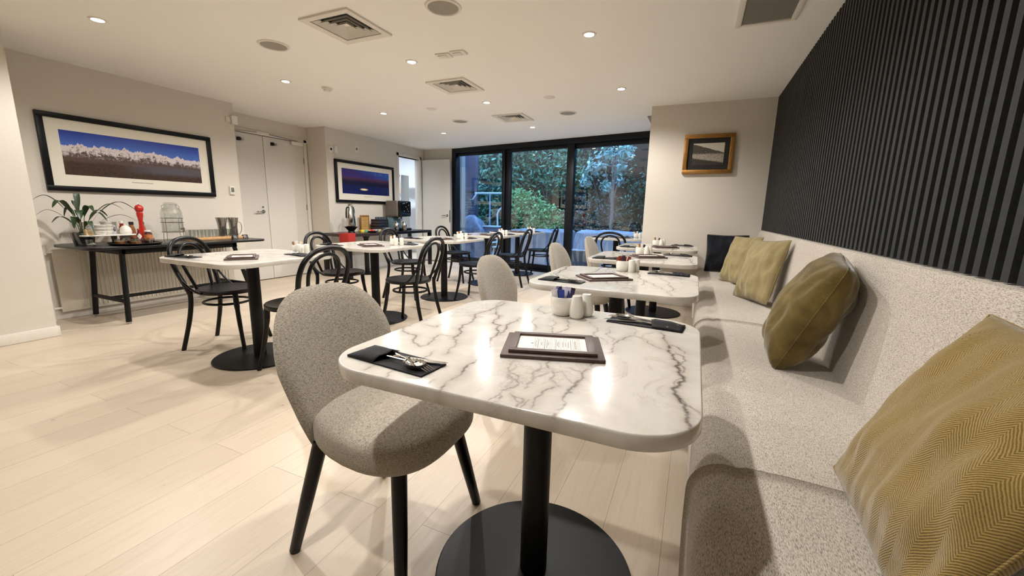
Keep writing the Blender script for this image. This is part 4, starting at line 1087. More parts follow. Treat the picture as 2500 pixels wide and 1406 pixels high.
def make_shaker(kind):
    t = thing('shaker', 'x', 'shaker', (0, 0, 0), 0, 'white ceramic shakers on the café tables')
    pr = [(0, 0), (0.018, 0), (0.0225, 0.004), (0.0245, 0.018), (0.0235, 0.032), (0.019, 0.058), (0.0165, 0.072), (0.015, 0.076), (0.012, 0.0765), (0, 0.0765)] if kind else [(0, 0), (0.0175, 0), (0.0195, 0.003), (0.0195, 0.068), (0.0175, 0.073), (0.013, 0.075), (0, 0.075)]
    MB().lathe(pr, seg=32).build('shaker_body', MT['ceramic'], t)
    m = MB()
    for k in range(4): m.lathe([(0, 0), (0.0014, 0), (0, 0.0004)], (0.005*math.cos(k*PI/2), 0.005*math.sin(k*PI/2), 0.0766 if kind else 0.0751), 8)
    m.build('pour_holes', dark, t)
    return t
sh0 = [make_shaker(0), make_shaker(1)]
SM = {'navy': simple('navy_sachet_paper', srgb(42, 46, 92), 0.6), 'blue': simple('blue_sachet_paper', srgb(52, 72, 160), 0.6), 'lilac': simple('pale_lilac_sachet_paper', srgb(206, 204, 222), 0.6),
      'white': simple('white_sachet_paper', srgb(232, 230, 228), 0.6), 'plum': simple('dark_plum_sachet_paper', srgb(52, 30, 36), 0.6), 'brown': simple('red_brown_sachet_paper', srgb(132, 60, 44), 0.6),
      'cream': simple('cream_sachet_paper', srgb(226, 206, 178), 0.6), 'tan': simple('tan_sachet_paper', srgb(150, 104, 66), 0.6)}
sach_me = {}
for k, m_ in SM.items():
    m = MB(); m.box(-0.010, 0.010, -0.0017, 0.0017, 0.0, 0.072, 0.001); m.box(-0.010, 0.010, -0.0005, 0.0005, 0.070, 0.077)
    o = m.build('sugar_sachet', m_); tag(o, '', 'sachet', 'sugar sachets in the white cups'); sach_me[k] = o
TN = {'R1': 'nearest marble table', 'R2': 'second bench table', 'R3': 'third bench table', 'R4': 'farthest bench table', 'L1': 'table before the buffet', 'L2': 'second middle row table',
      'L3': 'third middle row table', 'L4': 'fourth middle row table', 'L5': 'last middle row table', 'W': 'table behind the bench row'}
rs = random.Random(12)
ORD = ('first', 'second', 'third', 'fourth', 'fifth', 'sixth', 'seventh', 'eighth')
first = True
for key in TN:
    cx, cy = TB[key].location.x, TB[key].location.y; nm = TN[key]
    far = key in ('L3', 'L4', 'L5', 'W', 'R4')
    # menu
    mo = {'R1': (0.054, -0.062, math.radians(17.4)), 'R2': (-0.068, -0.055, math.radians(38)), 'R3': (0.03, 0.0, math.radians(30)), 'R4': (0.08, -0.08, math.radians(20)), 'L1': (0.105, -0.13, math.radians(-36)+PI)}.get(key, (0.08+rs.uniform(-.03, .03), -0.13, math.radians(-34+rs.uniform(-8, 8))))
    a = (menu0 if first else dup(menu0, None)); a.location = (cx+mo[0], cy+mo[1], TT); a.rotation_euler = (0, 0, mo[2]); a['label'] = 'brown framed menu sheet lying on the ' + nm
    # napkins with cutlery
    for side in (0, 1):
        if side == 0: ox, oy, rz, wd = -0.242, -0.318, 0.0, 'window side' if False else 'left'
        else: ox, oy, rz, wd = 0.244, 0.300, PI, 'right'
        if key[0] == 'L': ox, oy = (-0.24, -0.30) if side == 0 else (0.24, 0.19)
        if key == 'R2' and side == 0: oy = -0.26
        if key == 'W': ox, oy, rz = (-0.2, -0.25, 0.2) if side == 0 else (0.2, 0.2, PI)
        rz += {('R1', 0): -0.10, ('R1', 1): -0.10}.get((key, side), rs.uniform(-0.15, 0.15))
        p = (cx+ox, cy+oy)
        n_ = nap0 if (first and side == 0) else dup(nap0, None)
        n_.location = (p[0], p[1], TT); n_.rotation_euler = (0, 0, rz); n_['label'] = 'folded black napkin pocket on the %s side of the %s' % (wd, nm)
        R_ = Matrix.Rotation(rz, 3, 'Z')
        for (src, dx, dy, dr, lab, dz) in ((me_k, 0.018, 0.012, 0.20, 'steel knife', 0.0005), (me_f, 0.022, 0.006, -0.24, 'steel fork', 0.0012), (me_s, 0.0, -0.010, -0.06, 'steel spoon with beaded rim', 0.0026)):
            c = src if (first and side == 0) else dup(src, None)
            off = R_ @ Vector((dx, dy, 0)); c.location = (p[0]+off.x, p[1]+off.y, TT+dz); c.rotation_euler = (0, 0, rz+dr)
            c['label'] = '%s in the %s napkin of the %s' % (lab, wd, nm)
    # cup, shakers, sachets
    co = {'R1': (-0.030, 0.292), 'R2': (-0.025, 0.302), 'R3': (-0.06, 0.20), 'R4': (-0.03, 0.12), 'L1': (0.135, 0.275)}.get(key, (0.20, 0.06) if key[0] == 'L' else (0.28, 0.08))
    u = cup0 if first else dup(cup0, None); u.location = (cx+co[0], cy+co[1], TT); u['label'] = 'white ceramic cup of sugar sachets on the ' + nm
    kind = 1 if key in ('R1', 'R3', 'R4') else 0
    for j, (sx, sy) in enumerate(((0.056, -0.022), (0.078, 0.022)) if key[0] != 'L' else ((0.045, -0.028), (0.080, 0.010))):
        s_ = dup(sh0[kind], None) if not (key == 'R1' or (key == 'R2')) or j == 1 else sh0[kind]
        s_.location = (cx+co[0]+sx, cy+co[1]+sy, TT); s_.rotation_euler = (0, 0, rs.uniform(0, 1))
        s_['label'] = ('front' if j == 0 else 'rear') + ' white ceramic shaker beside the cup on the ' + nm
    pal = {'R1': ['white', 'lilac', 'navy', 'blue', 'white', 'lilac', 'navy', 'plum'], 'R2': ['brown', 'brown', 'plum', 'brown', 'brown'], 'L1': ['tan', 'cream', 'white', 'tan', 'cream']}.get(key, ['cream', 'tan', 'white', 'plum'])
    for j, cc in enumerate(pal):
        s_ = dup(sach_me[cc], None)
        q = -1+2*j/(len(pal)-1)
        ang = 0.41; x_ = 0.021*q; yy_ = 0.010*((j % 2)*2-1) if far or len(pal) < 6 else 0.009*((j*5 % 3)-1)
        wx = x_*math.cos(ang)-yy_*math.sin(ang); wy = x_*math.sin(ang)+yy_*math.cos(ang)
        s_.location = (cx+co[0]+wx*0.9, cy+co[1]+wy*0.9, TT+0.0125+0.004*(j % 3)); s_.rotation_euler = (rs.uniform(-.10, .10), q*0.20+rs.uniform(-.05, .05), ang+rs.uniform(-.25, .25))
        col = {'navy': 'navy', 'blue': 'bright blue', 'lilac': 'pale lilac', 'white': 'white', 'plum': 'dark plum', 'brown': 'red-brown', 'cream': 'cream', 'tan': 'tan'}[cc]
        s_['label'] = '%s sugar sachet, %s from left in cup on %s' % (col, ORD[j], nm)
    first = False
for o in sach_me.values(): bpy.data.objects.remove(o)

# ------------------------------------------------------------------ buffet items
bx = lambda *a, **k: MB().box(*a, **k)
def lathe_obj(name, mt, prof, parent=None, seg=28, loc=None): return MB().lathe(prof, seg=seg).build(name, mt, parent, loc=loc)
def at(name, label, cat, x, y, z=TZ, rz=0, group=None): return thing(name, label, cat, (x, y, z), rz, group)
# peace lily
pot = at('potted_plant', 'peace lily with arching dark green leaves in a dark striped pot on the buffet', 'plant', -5.13, 1.84)
mm, nt, b, N, L = mat('striped_grey_glass_pot')
wv = N.new('ShaderNodeTexWave'); wv.inputs['Scale'].default_value = 9; wv.inputs['Distortion'].default_value = 5; L.new(texmap(nt, (1, 1, 0.3)), wv.inputs[0])
L.new(ramp(nt, wv.outputs['Fac'], [(0.3, srgb(44, 46, 46)), (0.8, srgb(112, 112, 108))]), b.inputs['Base Color']); setp(b, Roughness=0.2)
lathe_obj('pot', mm, [(0, 0), (0.062, 0), (0.068, 0.01), (0.082, 0.105), (0.080, 0.108), (0.076, 0.10), (0.070, 0.088), (0, 0.088)], pot)
lathe_obj('soil', simple('potting_soil', srgb(30, 26, 22), 0.95, nscale=200, namt=0.5, bmp=0.5), [(0, 0.092), (0.0735, 0.089)], pot)
leafm = simple('dark_green_leaf', srgb(42, 62, 34), 0.35, nscale=14, namt=0.3)
def leaf_strip(m, pts, wmax, up=(0, 0, 1), stem=0.35):
    P = smooth_path(pts, 8); n = len(P); prev = None
    for i, p in enumerate(P):
        t = i/(n-1); tt = (P[min(i+1, n-1)]-P[max(i-1, 0)]).normalized()
        s = tt.cross(Vector(up)); s = s.normalized() if s.length > 1e-4 else Vector((0, 1, 0))
        wv_ = 0.0028 if t < stem else max(0.0008, 1.2*wmax*math.sin(PI*((t-stem)/(1-stem))**0.75)**0.9)
        nn = s.cross(tt)
        row = [m.bm.verts.new(p - s*wv_ + nn*wv_*0.25), m.bm.verts.new(p), m.bm.verts.new(p + s*wv_ + nn*wv_*0.25)]
        if prev:
            for k in range(2): m.bm.faces.new((prev[k], prev[k+1], row[k+1], row[k]))
        prev = row
LV = [  # (azimuth, reach, peak height, tip drop, width)
    (-100, .30, .34, .04, .022), (-60, .24, .30, .06, .024), (-140, .20, .24, .08, .020), (-82, .20, .16, .05, .020), (60, .30, .28, .05, .020), (88, .42, .30, .08, .020), (110, .30, .22, .06, .018),
    (15, .16, .26, .05, .024), (-20, .18, .22, .08, .024), (160, .12, .36, .03, .018), (-165, .10, .30, .04, .02), (75, .40, .18, .07, .014), (40, .20, .20, .08, .02), (-110, .34, .22, .06, .014), (-40, .14, .16, .10, .022), (0, .22, .12, .12, .018)]
for a, reach, pk, drop, wd in LV:
    a = math.radians(a); c, s = math.cos(a), math.sin(a)
    if c < 0: reach *= (1-0.55*(-c))
    m = MB(); leaf_strip(m, [(0.02*c, 0.02*s, 0.09), (reach*0.30*c, reach*0.30*s, 0.09+pk*0.62), (reach*0.68*c, reach*0.68*s, 0.09+pk), (reach*c, reach*s, 0.09+pk-drop)], wd)
    m.build('leaf', leafm, pot)
# raised platter with cups
pt = at('raised_platter', 'long white platter on short feet holding the stacked cups', 'platter', -5.10, 2.00, TZ, 0)
MB().prism(rrect(0.20, 0.42, 0.05, 6), 0.075, 0.088, 0.004).build('platter_plate', MT['ceramic'], pt)
for yy in (-0.14, 0.14): MB().lathe([(0, 0), (0.045, 0), (0.03, 0.02), (0.03, 0.055), (0.05, 0.075)], (0, yy, 0), 24).build('foot', MT['ceramic'], pt)
PZ = TZ+0.0885
cupst = at('ceramic_ramekin', 'x', 'ramekin', 0, 0, 0, 0, 'white ramekins stacked on the platter')
lathe_obj('bowl', MT['ceramic'], [(0, 0), (0.032, 0), (0.039, 0.007), (0.044, 0.024), (0.047, 0.028), (0.046, 0.033), (0.041, 0.028), (0.034, 0.009), (0, 0.005)], cupst)
k = 0
for (x, y_, n, nm) in ((-5.155, 1.875, 4, 'left rear'), (-5.055, 1.935, 3, 'middle front'), (-5.145, 2.02, 4, 'right')):
    for i in range(n):
        c = cupst if k == 0 else dup(cupst, None); k += 1
        c.location = (x, y_, PZ+i*0.029)
        c['label'] = 'white ramekin, %s from the bottom of the %s stack on the white platter' % (ORD[i], nm)
tb = bx(-0.022, 0.022, -0.026, 0.026, 0, 0.052, 0.003).build('tea_box', simple('tan_printed_card', srgb(206, 176, 128), 0.6, nscale=60, namt=0.35), None, loc=(-5.035, 1.845, PZ)); tag(tb, 'small tan printed box on the left end of the white platter', 'box')
eg = at('egg_shaped_jar', 'white ribbed dome shaped jar on the right end of the platter', 'jar', -5.06, 2.125, PZ)
lathe_obj('dome', MT['ceramic'], [(0, 0), (0.040, 0), (0.046, 0.012), (0.046, 0.030), (0.043, 0.034), (0.042, 0.048), (0.036, 0.062), (0.024, 0.075), (0.008, 0.082), (0, 0.083)], eg)
lathe_obj('knob', MT['ceramic'], [(0, 0.082), (0.006, 0.083), (0.007, 0.091), (0, 0.095)], eg, 14)
jr = at('glass_holder', 'clear glass tumbler standing under the left end of the white platter', 'glass', -4.93, 1.80)
lathe_obj('glass_wall', MT['clear'], [(0, 0), (0.02, 0), (0.024, 0.055), (0.0225, 0.055), (0.019, 0.004), (0, 0.004)], jr)
# sauce bottles
def font_mesh(txt, size, mt, parent, loc, rot, depth=0.0004):
    cu = bpy.data.curves.new('txt', 'FONT'); cu.body = txt; cu.size = size; cu.align_x = 'CENTER'; cu.align_y = 'CENTER'; cu.extrude = depth
    tmp = bpy.data.objects.new('txt', cu); COL.objects.link(tmp)
    dg = bpy.context.evaluated_depsgraph_get(); me = bpy.data.meshes.new_from_object(tmp.evaluated_get(dg)); bpy.data.objects.remove(tmp)
    me.materials.clear(); me.materials.append(mt)
    o = bpy.data.objects.new('lettering', me); COL.objects.link(o); o.parent = parent; o.location = loc; o.rotation_euler = rot; return o
hp = at('sauce_bottle', 'upside-down squeeze bottle of brown sauce with pale label and dark blue badge', 'bottle', -5.20, 2.085, TZ, -0.38, 'sauce bottles on the buffet')
m = MB()
for (z, wx, wy) in ((0.0, .020, .016), (0.03, .020, .016),): pass
prof = [(0.0, .016, .014), (0.025, .016, .014), (0.032, .021, .017), (0.10, .028, .020), (0.17, .031, .018), (0.20, .032, .008)]
rings = []
for z, a, c in prof: rings.append([m.bm.verts.new((c*math.cos(2*PI*k/24), a*math.sin(2*PI*k/24), z)) for k in range(24)])
for A, B in zip(rings, rings[1:]):
    for k in range(24): m.bm.faces.new((A[k], A[(k+1) % 24], B[(k+1) % 24], B[k]))
m.bm.faces.new(rings[-1]); m.bm.faces.new(rings[0][::-1])
m.build('bottle_body', simple('brown_sauce_plastic', srgb(150, 138, 118), 0.35), hp)
lb = bx(0.0195, 0.0212, -0.0225, 0.0225, 0.075, 0.170, 0.0006).build('front_label', simple('pale_blue_label', srgb(196, 202, 214), 0.5), hp)
bx(0.0211, 0.0218, -0.019, 0.019, 0.112, 0.150, 0.0004).build('label_badge', simple('dark_blue_badge', srgb(28, 32, 62), 0.5), hp)
font_mesh('HP', 0.036, MT['paper'], hp, (0.0221, 0, 0.131), (PI/2, 0, PI/2))
MB().lathe([(0, 0), (0.019, 0), (0.019, 0.024), (0.016, 0.03)], seg=20).build('cap', simple('navy_cap', srgb(30, 34, 56), 0.4), hp)
def bottle(label, x, y, prof, body, cap_r, capm, cap_h, lab=None, rz=-0.38):
    t = at('sauce_bottle', label, 'bottle', x, y, TZ, rz, 'sauce bottles on the buffet')
    lathe_obj('bottle_body', body, prof, t, 24)
    top = prof[-1][1]
    lathe_obj('cap', capm, [(0, top-0.002), (cap_r, top-0.002), (cap_r, top+cap_h), (cap_r*0.85, top+cap_h+0.003), (0, top+cap_h+0.003)], t, 20)
    if lab:
        r, z0, z1, mt_, w_, dia = lab
        m = MB(); n = 8
        for i in range(n):
            a0 = -w_ + 2*w_*i/n; a1 = -w_ + 2*w_*(i+1)/n
            f0 = 1-abs(2*i/n-1) if dia else 1; f1 = 1-abs(2*(i+1)/n-1) if dia else 1
            zc = (z0+z1)/2; h = (z1-z0)/2
            m.quad([(r*math.cos(a0), r*math.sin(a0), zc-h*f0), (r*math.cos(a1), r*math.sin(a1), zc-h*f1), (r*math.cos(a1), r*math.sin(a1), zc+h*f1), (r*math.cos(a0), r*math.sin(a0), zc+h*f0)])
        m.build('label_sticker', mt_, t)
    return t
lab_w = simple('white_label_paper', srgb(226, 220, 210), 0.6); dkc = simple('black_cap', srgb(24, 22, 24), 0.4)
tall = [(0, 0), (0.026, 0), (0.028, 0.01), (0.028, 0.12), (0.020, 0.155), (0.013, 0.175), (0.0125, 0.195)]
bottle('tall red tomato sauce bottle with white cap on the buffet', -5.22, 2.165, [(0, 0), (0.026, 0), (0.028, 0.01), (0.027, 0.11), (0.020, 0.15), (0.015, 0.165), (0.0145, 0.185)], simple('tomato_red_glass', srgb(140, 40, 26), 0.15), 0.0155, MT['white_plastic'], 0.020, (0.0285, 0.04, 0.14, simple('pale_pink_label', srgb(214, 190, 178), 0.6), 1.0, False))
bottle('small hot sauce bottle with white diamond label in front of the pepper mill', -5.00, 2.200, [(0, 0), (0.020, 0), (0.0215, 0.006), (0.0215, 0.085), (0.012, 0.105), (0.011, 0.12)], simple('chilli_red_glass', srgb(120, 24, 14), 0.12), 0.011, simple('red_cap', srgb(170, 30, 24), 0.4), 0.014, (0.0222, 0.035, 0.095, lab_w, 1.0, True))
bottle('sauce bottle with black cap left of the red pepper mill', -5.25, 2.255, tall[:-2]+[(0.016, 0.165), (0.016, 0.172)], simple('rust_sauce_glass', srgb(150, 92, 60), 0.2), 0.020, dkc, 0.022, None)
bottle('sauce bottle with black cap right of the red pepper mill', -5.25, 2.345, tall[:-2]+[(0.016, 0.165), (0.016, 0.172)], simple('amber_glass', srgb(160, 110, 80), 0.2), 0.018, dkc, 0.022, None)
bottle('squat maple syrup bottle with orange label and white shoulder', -5.03, 2.285, [(0, 0), (0.034, 0), (0.036, 0.008), (0.035, 0.075), (0.030, 0.092), (0.020, 0.100), (0.018, 0.106)], simple('syrup_glass', srgb(70, 28, 12), 0.12), 0.026, MT['ceramic'], 0.012, (0.0365, 0.02, 0.078, simple('orange_picture_label', srgb(196, 120, 62), 0.6, nscale=90, namt=0.3), 1.1, False))
pm = at('pepper_mill', 'tall glossy red pepper mill on the buffet', 'pepper mill', -5.13, 2.285, TZ)
lathe_obj('mill_body', MT['red'], [(0, 0), (0.030, 0), (0.031, 0.012), (0.026, 0.03), (0.021, 0.07), (0.024, 0.11), (0.019, 0.15), (0.017, 0.20), (0.021, 0.235), (0.027, 0.262), (0.027, 0.290), (0.025, 0.297)], pm)
lathe_obj('turning_head', MT['red'], [(0.022, 0.298), (0.030, 0.306), (0.0365, 0.325), (0.035, 0.345), (0.024, 0.362), (0.010, 0.368), (0, 0.369)], pm)
lathe_obj('top_screw', MT['steel'], [(0, 0.368), (0.006, 0.369), (0.006, 0.378), (0.003, 0.384), (0, 0.385)], pm, 14)
# round tray with bowls
tr = at('round_tray', 'black round tray holding small glass bowls of jam on the buffet', 'tray', -4.83, 2.09)
lathe_obj('tray_dish', MT['black'], [(0, 0), (0.16, 0), (0.185, 0.006), (0.198, 0.017), (0.196, 0.019), (0.182, 0.010), (0.16, 0.005), (0, 0.005)], tr, 48)
bw = at('glass_bowl', 'x', 'bowl', 0, 0, 0, 0, 'small glass bowls on the round tray')
lathe_obj('bowl_wall', MT['bowlglass'], [(0, 0), (0.034, 0), (0.040, 0.006), (0.045, 0.05), (0.043, 0.05), (0.038, 0.009), (0, 0.005)], bw)
lathe_obj('contents', simple('amber_marmalade', srgb(190, 120, 40), 0.25, nscale=60, namt=0.3), [(0, 0.007), (0.037, 0.008), (0.040, 0.027), (0, 0.029)], bw)
BW = [(-4.86, 1.99, 'left glass bowl of amber marmalade on the round tray'), (-4.77, 2.07, 'middle glass bowl of honey on the round tray, at the front'), (-4.90, 2.10, 'glass bowl of dark jam at the back of the round tray'), (-4.82, 2.19, 'right glass bowl of dark berry jam on the round tray')]
for i, (x, y_, lab) in enumerate(BW):
    o = bw if i == 0 else dup(bw, None); o.location = (x, y_, TZ+0.0055); o['label'] = lab
    if i > 1:
        for ch in o.children:
            if ch.name.startswith('contents'):
                ch.data = ch.data.copy(); ch.data.materials[0] = simple('dark_berry_jam', srgb(52, 16, 16), 0.2)
# water dispenser
wd_ = at('drink_dispenser', 'large clear glass water dispenser jar on a wire stand', 'drink dispenser', -5.13, 2.56)
lathe_obj('glass_jar', MT['clear'], [(0, 0.085), (0.088, 0.085), (0.094, 0.095), (0.094, 0.29), (0.086, 0.325), (0.062, 0.345), (0.057, 0.355), (0.057, 0.385), (0.054, 0.385), (0.054, 0.352), (0.082, 0.320), (0.091, 0.288), (0.091, 0.10), (0.085, 0.089), (0, 0.089)], wd_, 40)
lathe_obj('glass_lid', MT['clear'], [(0, 0.400), (0.03, 0.402), (0.055, 0.394), (0.062, 0.388), (0.062, 0.382), (0, 0.38)], wd_, 36)
m = MB()
for z in (0.19, 0.09): m.tube([(0.098*math.cos(2*PI*k/32), 0.098*math.sin(2*PI*k/32), z) for k in range(32)], 0.0025, 6, closed=True)
m.tube([(0.100*math.cos(2*PI*k/32), 0.100*math.sin(2*PI*k/32), 0.235) for k in range(32)], 0.002, 6, closed=True)
for a in (30, 120, 210, 300):
    a = math.radians(a); m.tube([(0.098*math.cos(a), 0.098*math.sin(a), 0.235), (0.098*math.cos(a), 0.098*math.sin(a), 0.09), (0.105*math.cos(a), 0.105*math.sin(a), 0.0025)], 0.0025, 6)
m.build('wire_stand', MT['brushed'], wd_)
m = MB(); m.tube([(0.09, 0.03, 0.125), (0.125, 0.04, 0.125)], 0.010, 12); m.tube([(0.12, 0.038, 0.14), (0.12, 0.038, 0.095)], 0.007, 12); m.build('tap', MT['steel'], wd_)
m = MB()
for s in (-1, 1): m.tube(smooth_path([(0, s*0.058, 0.375), (0, s*0.078, 0.365), (0, s*0.080, 0.34), (0, s*0.062, 0.33)], 5), 0.0025, 6)
m.build('clip_wire', MT['brushed'], wd_)
# glasses on a wooden board
bd = bx(-0.085, 0.085, -0.30, 0.30, 0, 0.026, 0.004).build('serving_board', MT['board'], None, loc=(-5.02, 2.90, TZ)); tag(bd, 'pale wooden serving board under the rows of drinking glasses', 'board')
gl = at('drinking_glass', 'x', 'glass', 0, 0, 0, 0, 'clear tumblers on the wooden board')
lathe_obj('glass_wall', MT['clear'], [(0, 0.004), (0.024, 0), (0.027, 0.002), (0.032, 0.085), (0.0305, 0.085), (0.0255, 0.008), (0, 0.009)], gl)
k = 0
for i in range(7):
    for j in range(2):
        o = gl if k == 0 else dup(gl, None); k += 1
        o.location = (-5.06+0.078*j, 2.66+0.076*i, TZ+0.0265)
        o['label'] = 'clear tumbler, %s from the left in the %s row on the wooden board' % (ORD[i], 'front' if j else 'rear')
# two jugs
def jug(label, x, y):
    t = at('water_jug', label, 'jug', x, y, TZ, 0, 'ribbed water jugs on the buffet')
    lathe_obj('jug_body', MT['ribbed'], [(0, 0), (0.046, 0), (0.049, 0.01), (0.041, 0.09), (0.045, 0.16), (0.059, 0.240), (0.057, 0.240), (0.042, 0.16), (0.038, 0.09), (0.044, 0.012), (0, 0.008)], t, 14)
    MB().tube(smooth_path([(0.01, 0.047, 0.195), (0.02, 0.080, 0.17), (0.02, 0.085, 0.10), (0.01, 0.066, 0.045), (0, 0.042, 0.04)], 6), 0.004, 8).build('handle', MT['brushed'], t)
    return t
j1 = jug('left one of the two tall ribbed water jugs on the buffet', -5.10, 3.045)
dup(j1, (-5.10, 3.175, TZ), None, 'right one of the two tall ribbed water jugs, at the buffet end')
def tent(label, x, y):
    t = at('label_stand', label, 'label', x, y, TZ, 0.15, 'small black label stands on the buffet')
    MB().prism([(-0.018, 0), (0.018, 0), (0.004, 0.042), (-0.004, 0.042)], -0.034, 0.034, mat=Matrix(((1, 0, 0, 0), (0, 0, 1, 0), (0, 1, 0, 0), (0, 0, 0, 1)))).build('card_block', simple('slate_black_card', srgb(26, 27, 30), 0.5), t)
    m = MB(); rr = random.Random(9)
    for k in range(3):
        z = 0.010+0.010*k; xx = 0.0182-0.3333*z
        m.box(xx, xx+0.0006, -0.022, 0.018-0.006*k, z, z+0.003)
    m.build('chalk_lines', MT['paper'], t, smooth=False); return t
c1_ = tent('left small black label block in front of the jugs', -4.93, 3.075)
dup(c1_, (-4.95, 3.205, TZ), 0.15, 'right small black label block at the end of the buffet')

# ------------------------------------------------------------------ coffee counter items
CZ = 0.7005
fl = at('coffee_flask', 'tall polished steel coffee flask with black handle on the counter', 'flask', -5.17, 5.11, CZ+0.10)
lathe_obj('flask_body', MT['steel'], [(0, 0), (0.062, 0), (0.075, 0.01), (0.078, 0.05), (0.070, 0.14), (0.048, 0.26), (0.036, 0.315), (0.034, 0.33)], fl, 32)
lathe_obj('lid', MT['brushed'], [(0.036, 0.33), (0.038, 0.34), (0.026, 0.362), (0.012, 0.37), (0.014, 0.385), (0, 0.39)], fl, 24)
MB().tube(smooth_path([(0, -0.040, 0.31), (0.01, -0.085, 0.30), (0.01, -0.100, 0.22), (0.0, -0.092, 0.14)], 6), 0.011, 10).build('handle', MT['black'], fl)
MB().tube(smooth_path([(0, 0.035, 0.30), (0.0, 0.062, 0.315), (0.0, 0.080, 0.26), (0.0, 0.078, 0.20)], 5), 0.008, 8).build('pouring_guard', MT['black'], fl)
bl = at('black_stand', 'black flared bowl stand under the steel coffee flask', 'stand', -5.17, 5.11, CZ)
lathe_obj('stand_bowl', MT['black'], [(0, 0), (0.06, 0), (0.05, 0.02), (0.05, 0.035), (0.105, 0.095), (0.108, 0.0995), (0.09, 0.0995), (0, 0.098)], bl, 32)
rc = tag(mesh_of(lambda m: (m.box(-5.06, -4.88, 4.742, 4.764, 0.47, 0.712, 0.006), m.box(-5.06, -4.885, 4.745, 4.90, 0.7005, 0.712, 0.005), m.box(-4.888, -4.872, 4.745, 4.90, 0.50, 0.712, 0.006)), 'red_cloth', MT['redcloth']), 'red cloth hanging over the left end of the coffee counter', 'cloth')
fs = at('framed_sign', 'small tan card in a wooden frame leaning behind the coloured packets', 'sign', -5.40, 5.66, CZ)
m = MB(); 
for (a, b_, c, d) in ((-0.10, 0.10, 0.255, 0.28), (-0.10, 0.10, 0, 0.025), (-0.10, -0.085, 0.02, 0.26), (0.085, 0.10, 0.02, 0.26)): m.box(-0.012, 0.012, a, b_, c, d, 0.002)
m.build('sign_frame', simple('oak_frame', srgb(150, 104, 52), 0.5), fs)
bx(-0.008, 0.004, -0.085, 0.085, 0.02, 0.26).build('sign_card', simple('tan_card', srgb(190, 150, 86), 0.6, nscale=30, namt=0.12), fs)
m = MB()
for z in (0.09, 0.12, 0.15, 0.19): m.box(0.0041, 0.0048, -0.05, 0.055, z, z+0.004)
m.build('printed_lines', MT['ink'], fs, smooth=False)
# cup trays
ctb = at('cup_tray', 'x', 'tray', 0, 0, 0, 0, 'dark trays stacked beside the coffee machine')
MB().box(-0.11, 0.11, -0.13, 0.13, 0.0, 0.008, 0.003).build('tray_base', MT['brushed'], ctb)
MB().box(-0.10, 0.10, -0.12, 0.12, 0.008, 0.052, 0.006).build('tray_box', simple('navy_black_box', srgb(22, 24, 36), 0.4), ctb)
for i in range(4):
    o = ctb if i == 0 else dup(ctb, None); o.location = (-5.27, 5.90, CZ+0.053*i); o['label'] = 'dark cup tray, %s from the bottom of the stack beside the coffee machine' % ORD[i]
cpb = at('espresso_cup', 'x', 'cup', 0, 0, 0, 0, 'upturned cups on the tray stack')
lathe_obj('cup_body', simple('slate_cup', srgb(60, 66, 78), 0.2), [(0, 0.04), (0.018, 0.04), (0.024, 0.036), (0.031, 0), (0.029, 0), (0.022, 0.034), (0, 0.037)], cpb)
for i in range(4):
    o = cpb if i == 0 else dup(cpb, None); o.location = (-5.25, 5.80+0.068*i, CZ+0.2135); o['label'] = 'small upturned dark cup, %s from the left on top of the tray stack' % ORD[i]
rr = random.Random(8)
PC = [('yellow', (220, 186, 60)), ('green', (120, 180, 140)), ('orange', (224, 120, 80)), ('pink-red', (220, 90, 80)), ('pale blue', (140, 180, 200)), ('sand', (190, 170, 130))]
for i, (nm, cc) in enumerate(PC):
    o = bx(-0.035, 0.035, -0.032, 0.032, 0, 0.045, 0.006, rot=rr.uniform(-.4, .4), c=Vector((0, 0, 0))).build('tea_packet', simple('tea_packet_%s' % nm.replace(' ', '_').replace('-', '_'), srgb(*cc), 0.5, nscale=60, namt=0.2), None, loc=(-5.10+0.02*(i % 2), 5.27+0.077*i, CZ))
    tag(o, '%s tea packet in the row of coloured packets on the coffee counter' % nm, 'packet', 'coloured tea packets')
sb = at('small_bowl', 'black saucer bowl with a shiny spoon rest at the counter edge', 'bowl', -4.98, 5.40, CZ)
lathe_obj('bowl', MT['black'], [(0, 0), (0.05, 0), (0.085, 0.022), (0.083, 0.024), (0.05, 0.005), (0, 0.004)], sb)
# coffee machine
cm = at('coffee_machine', 'grey and black coffee machine with touch buttons on the counter', 'coffee machine', -5.22, 6.36, CZ)
grey = simple('warm_grey_machine_body', srgb(112, 104, 94), 0.35, nscale=40, namt=0.04)
MB().box(-0.17, 0.12, -0.17, 0.14, 0.255, 0.555, 0.03, seg=4).build('head_housing', grey, cm)
MB().box(0.10, 0.165, -0.155, 0.19, 0.262, 0.555, 0.03, seg=4).build('control_front', simple('gloss_black_fascia', srgb(10, 10, 12), 0.1), cm)
MB().box(-0.10, 0.135, 0.10, 0.20, 0.262, 0.545, 0.025, seg=4).build('side_fascia', simple('gloss_black_side', srgb(12, 12, 14), 0.12), cm)
MB().box(-0.17, -0.04, -0.12, 0.13, 0.02, 0.27, 0.008).build('rear_column', simple('steel_blue_panel', srgb(120, 150, 160), 0.3), cm)
MB().box(-0.17, 0.16, -0.15, 0.19, 0.0, 0.045, 0.008).build('drip_tray', MT['black'], cm)
m = MB(); m.box(0.0, 0.06, -0.03, 0.05, 0.18, 0.262, 0.006); m.cyl((0.03, -0.01, 0.16), (0.03, -0.01, 0.19), 0.008); m.cyl((0.03, 0.03, 0.16), (0.03, 0.03, 0.19), 0.008); m.build('spout', MT['steel'], cm)
m = MB()
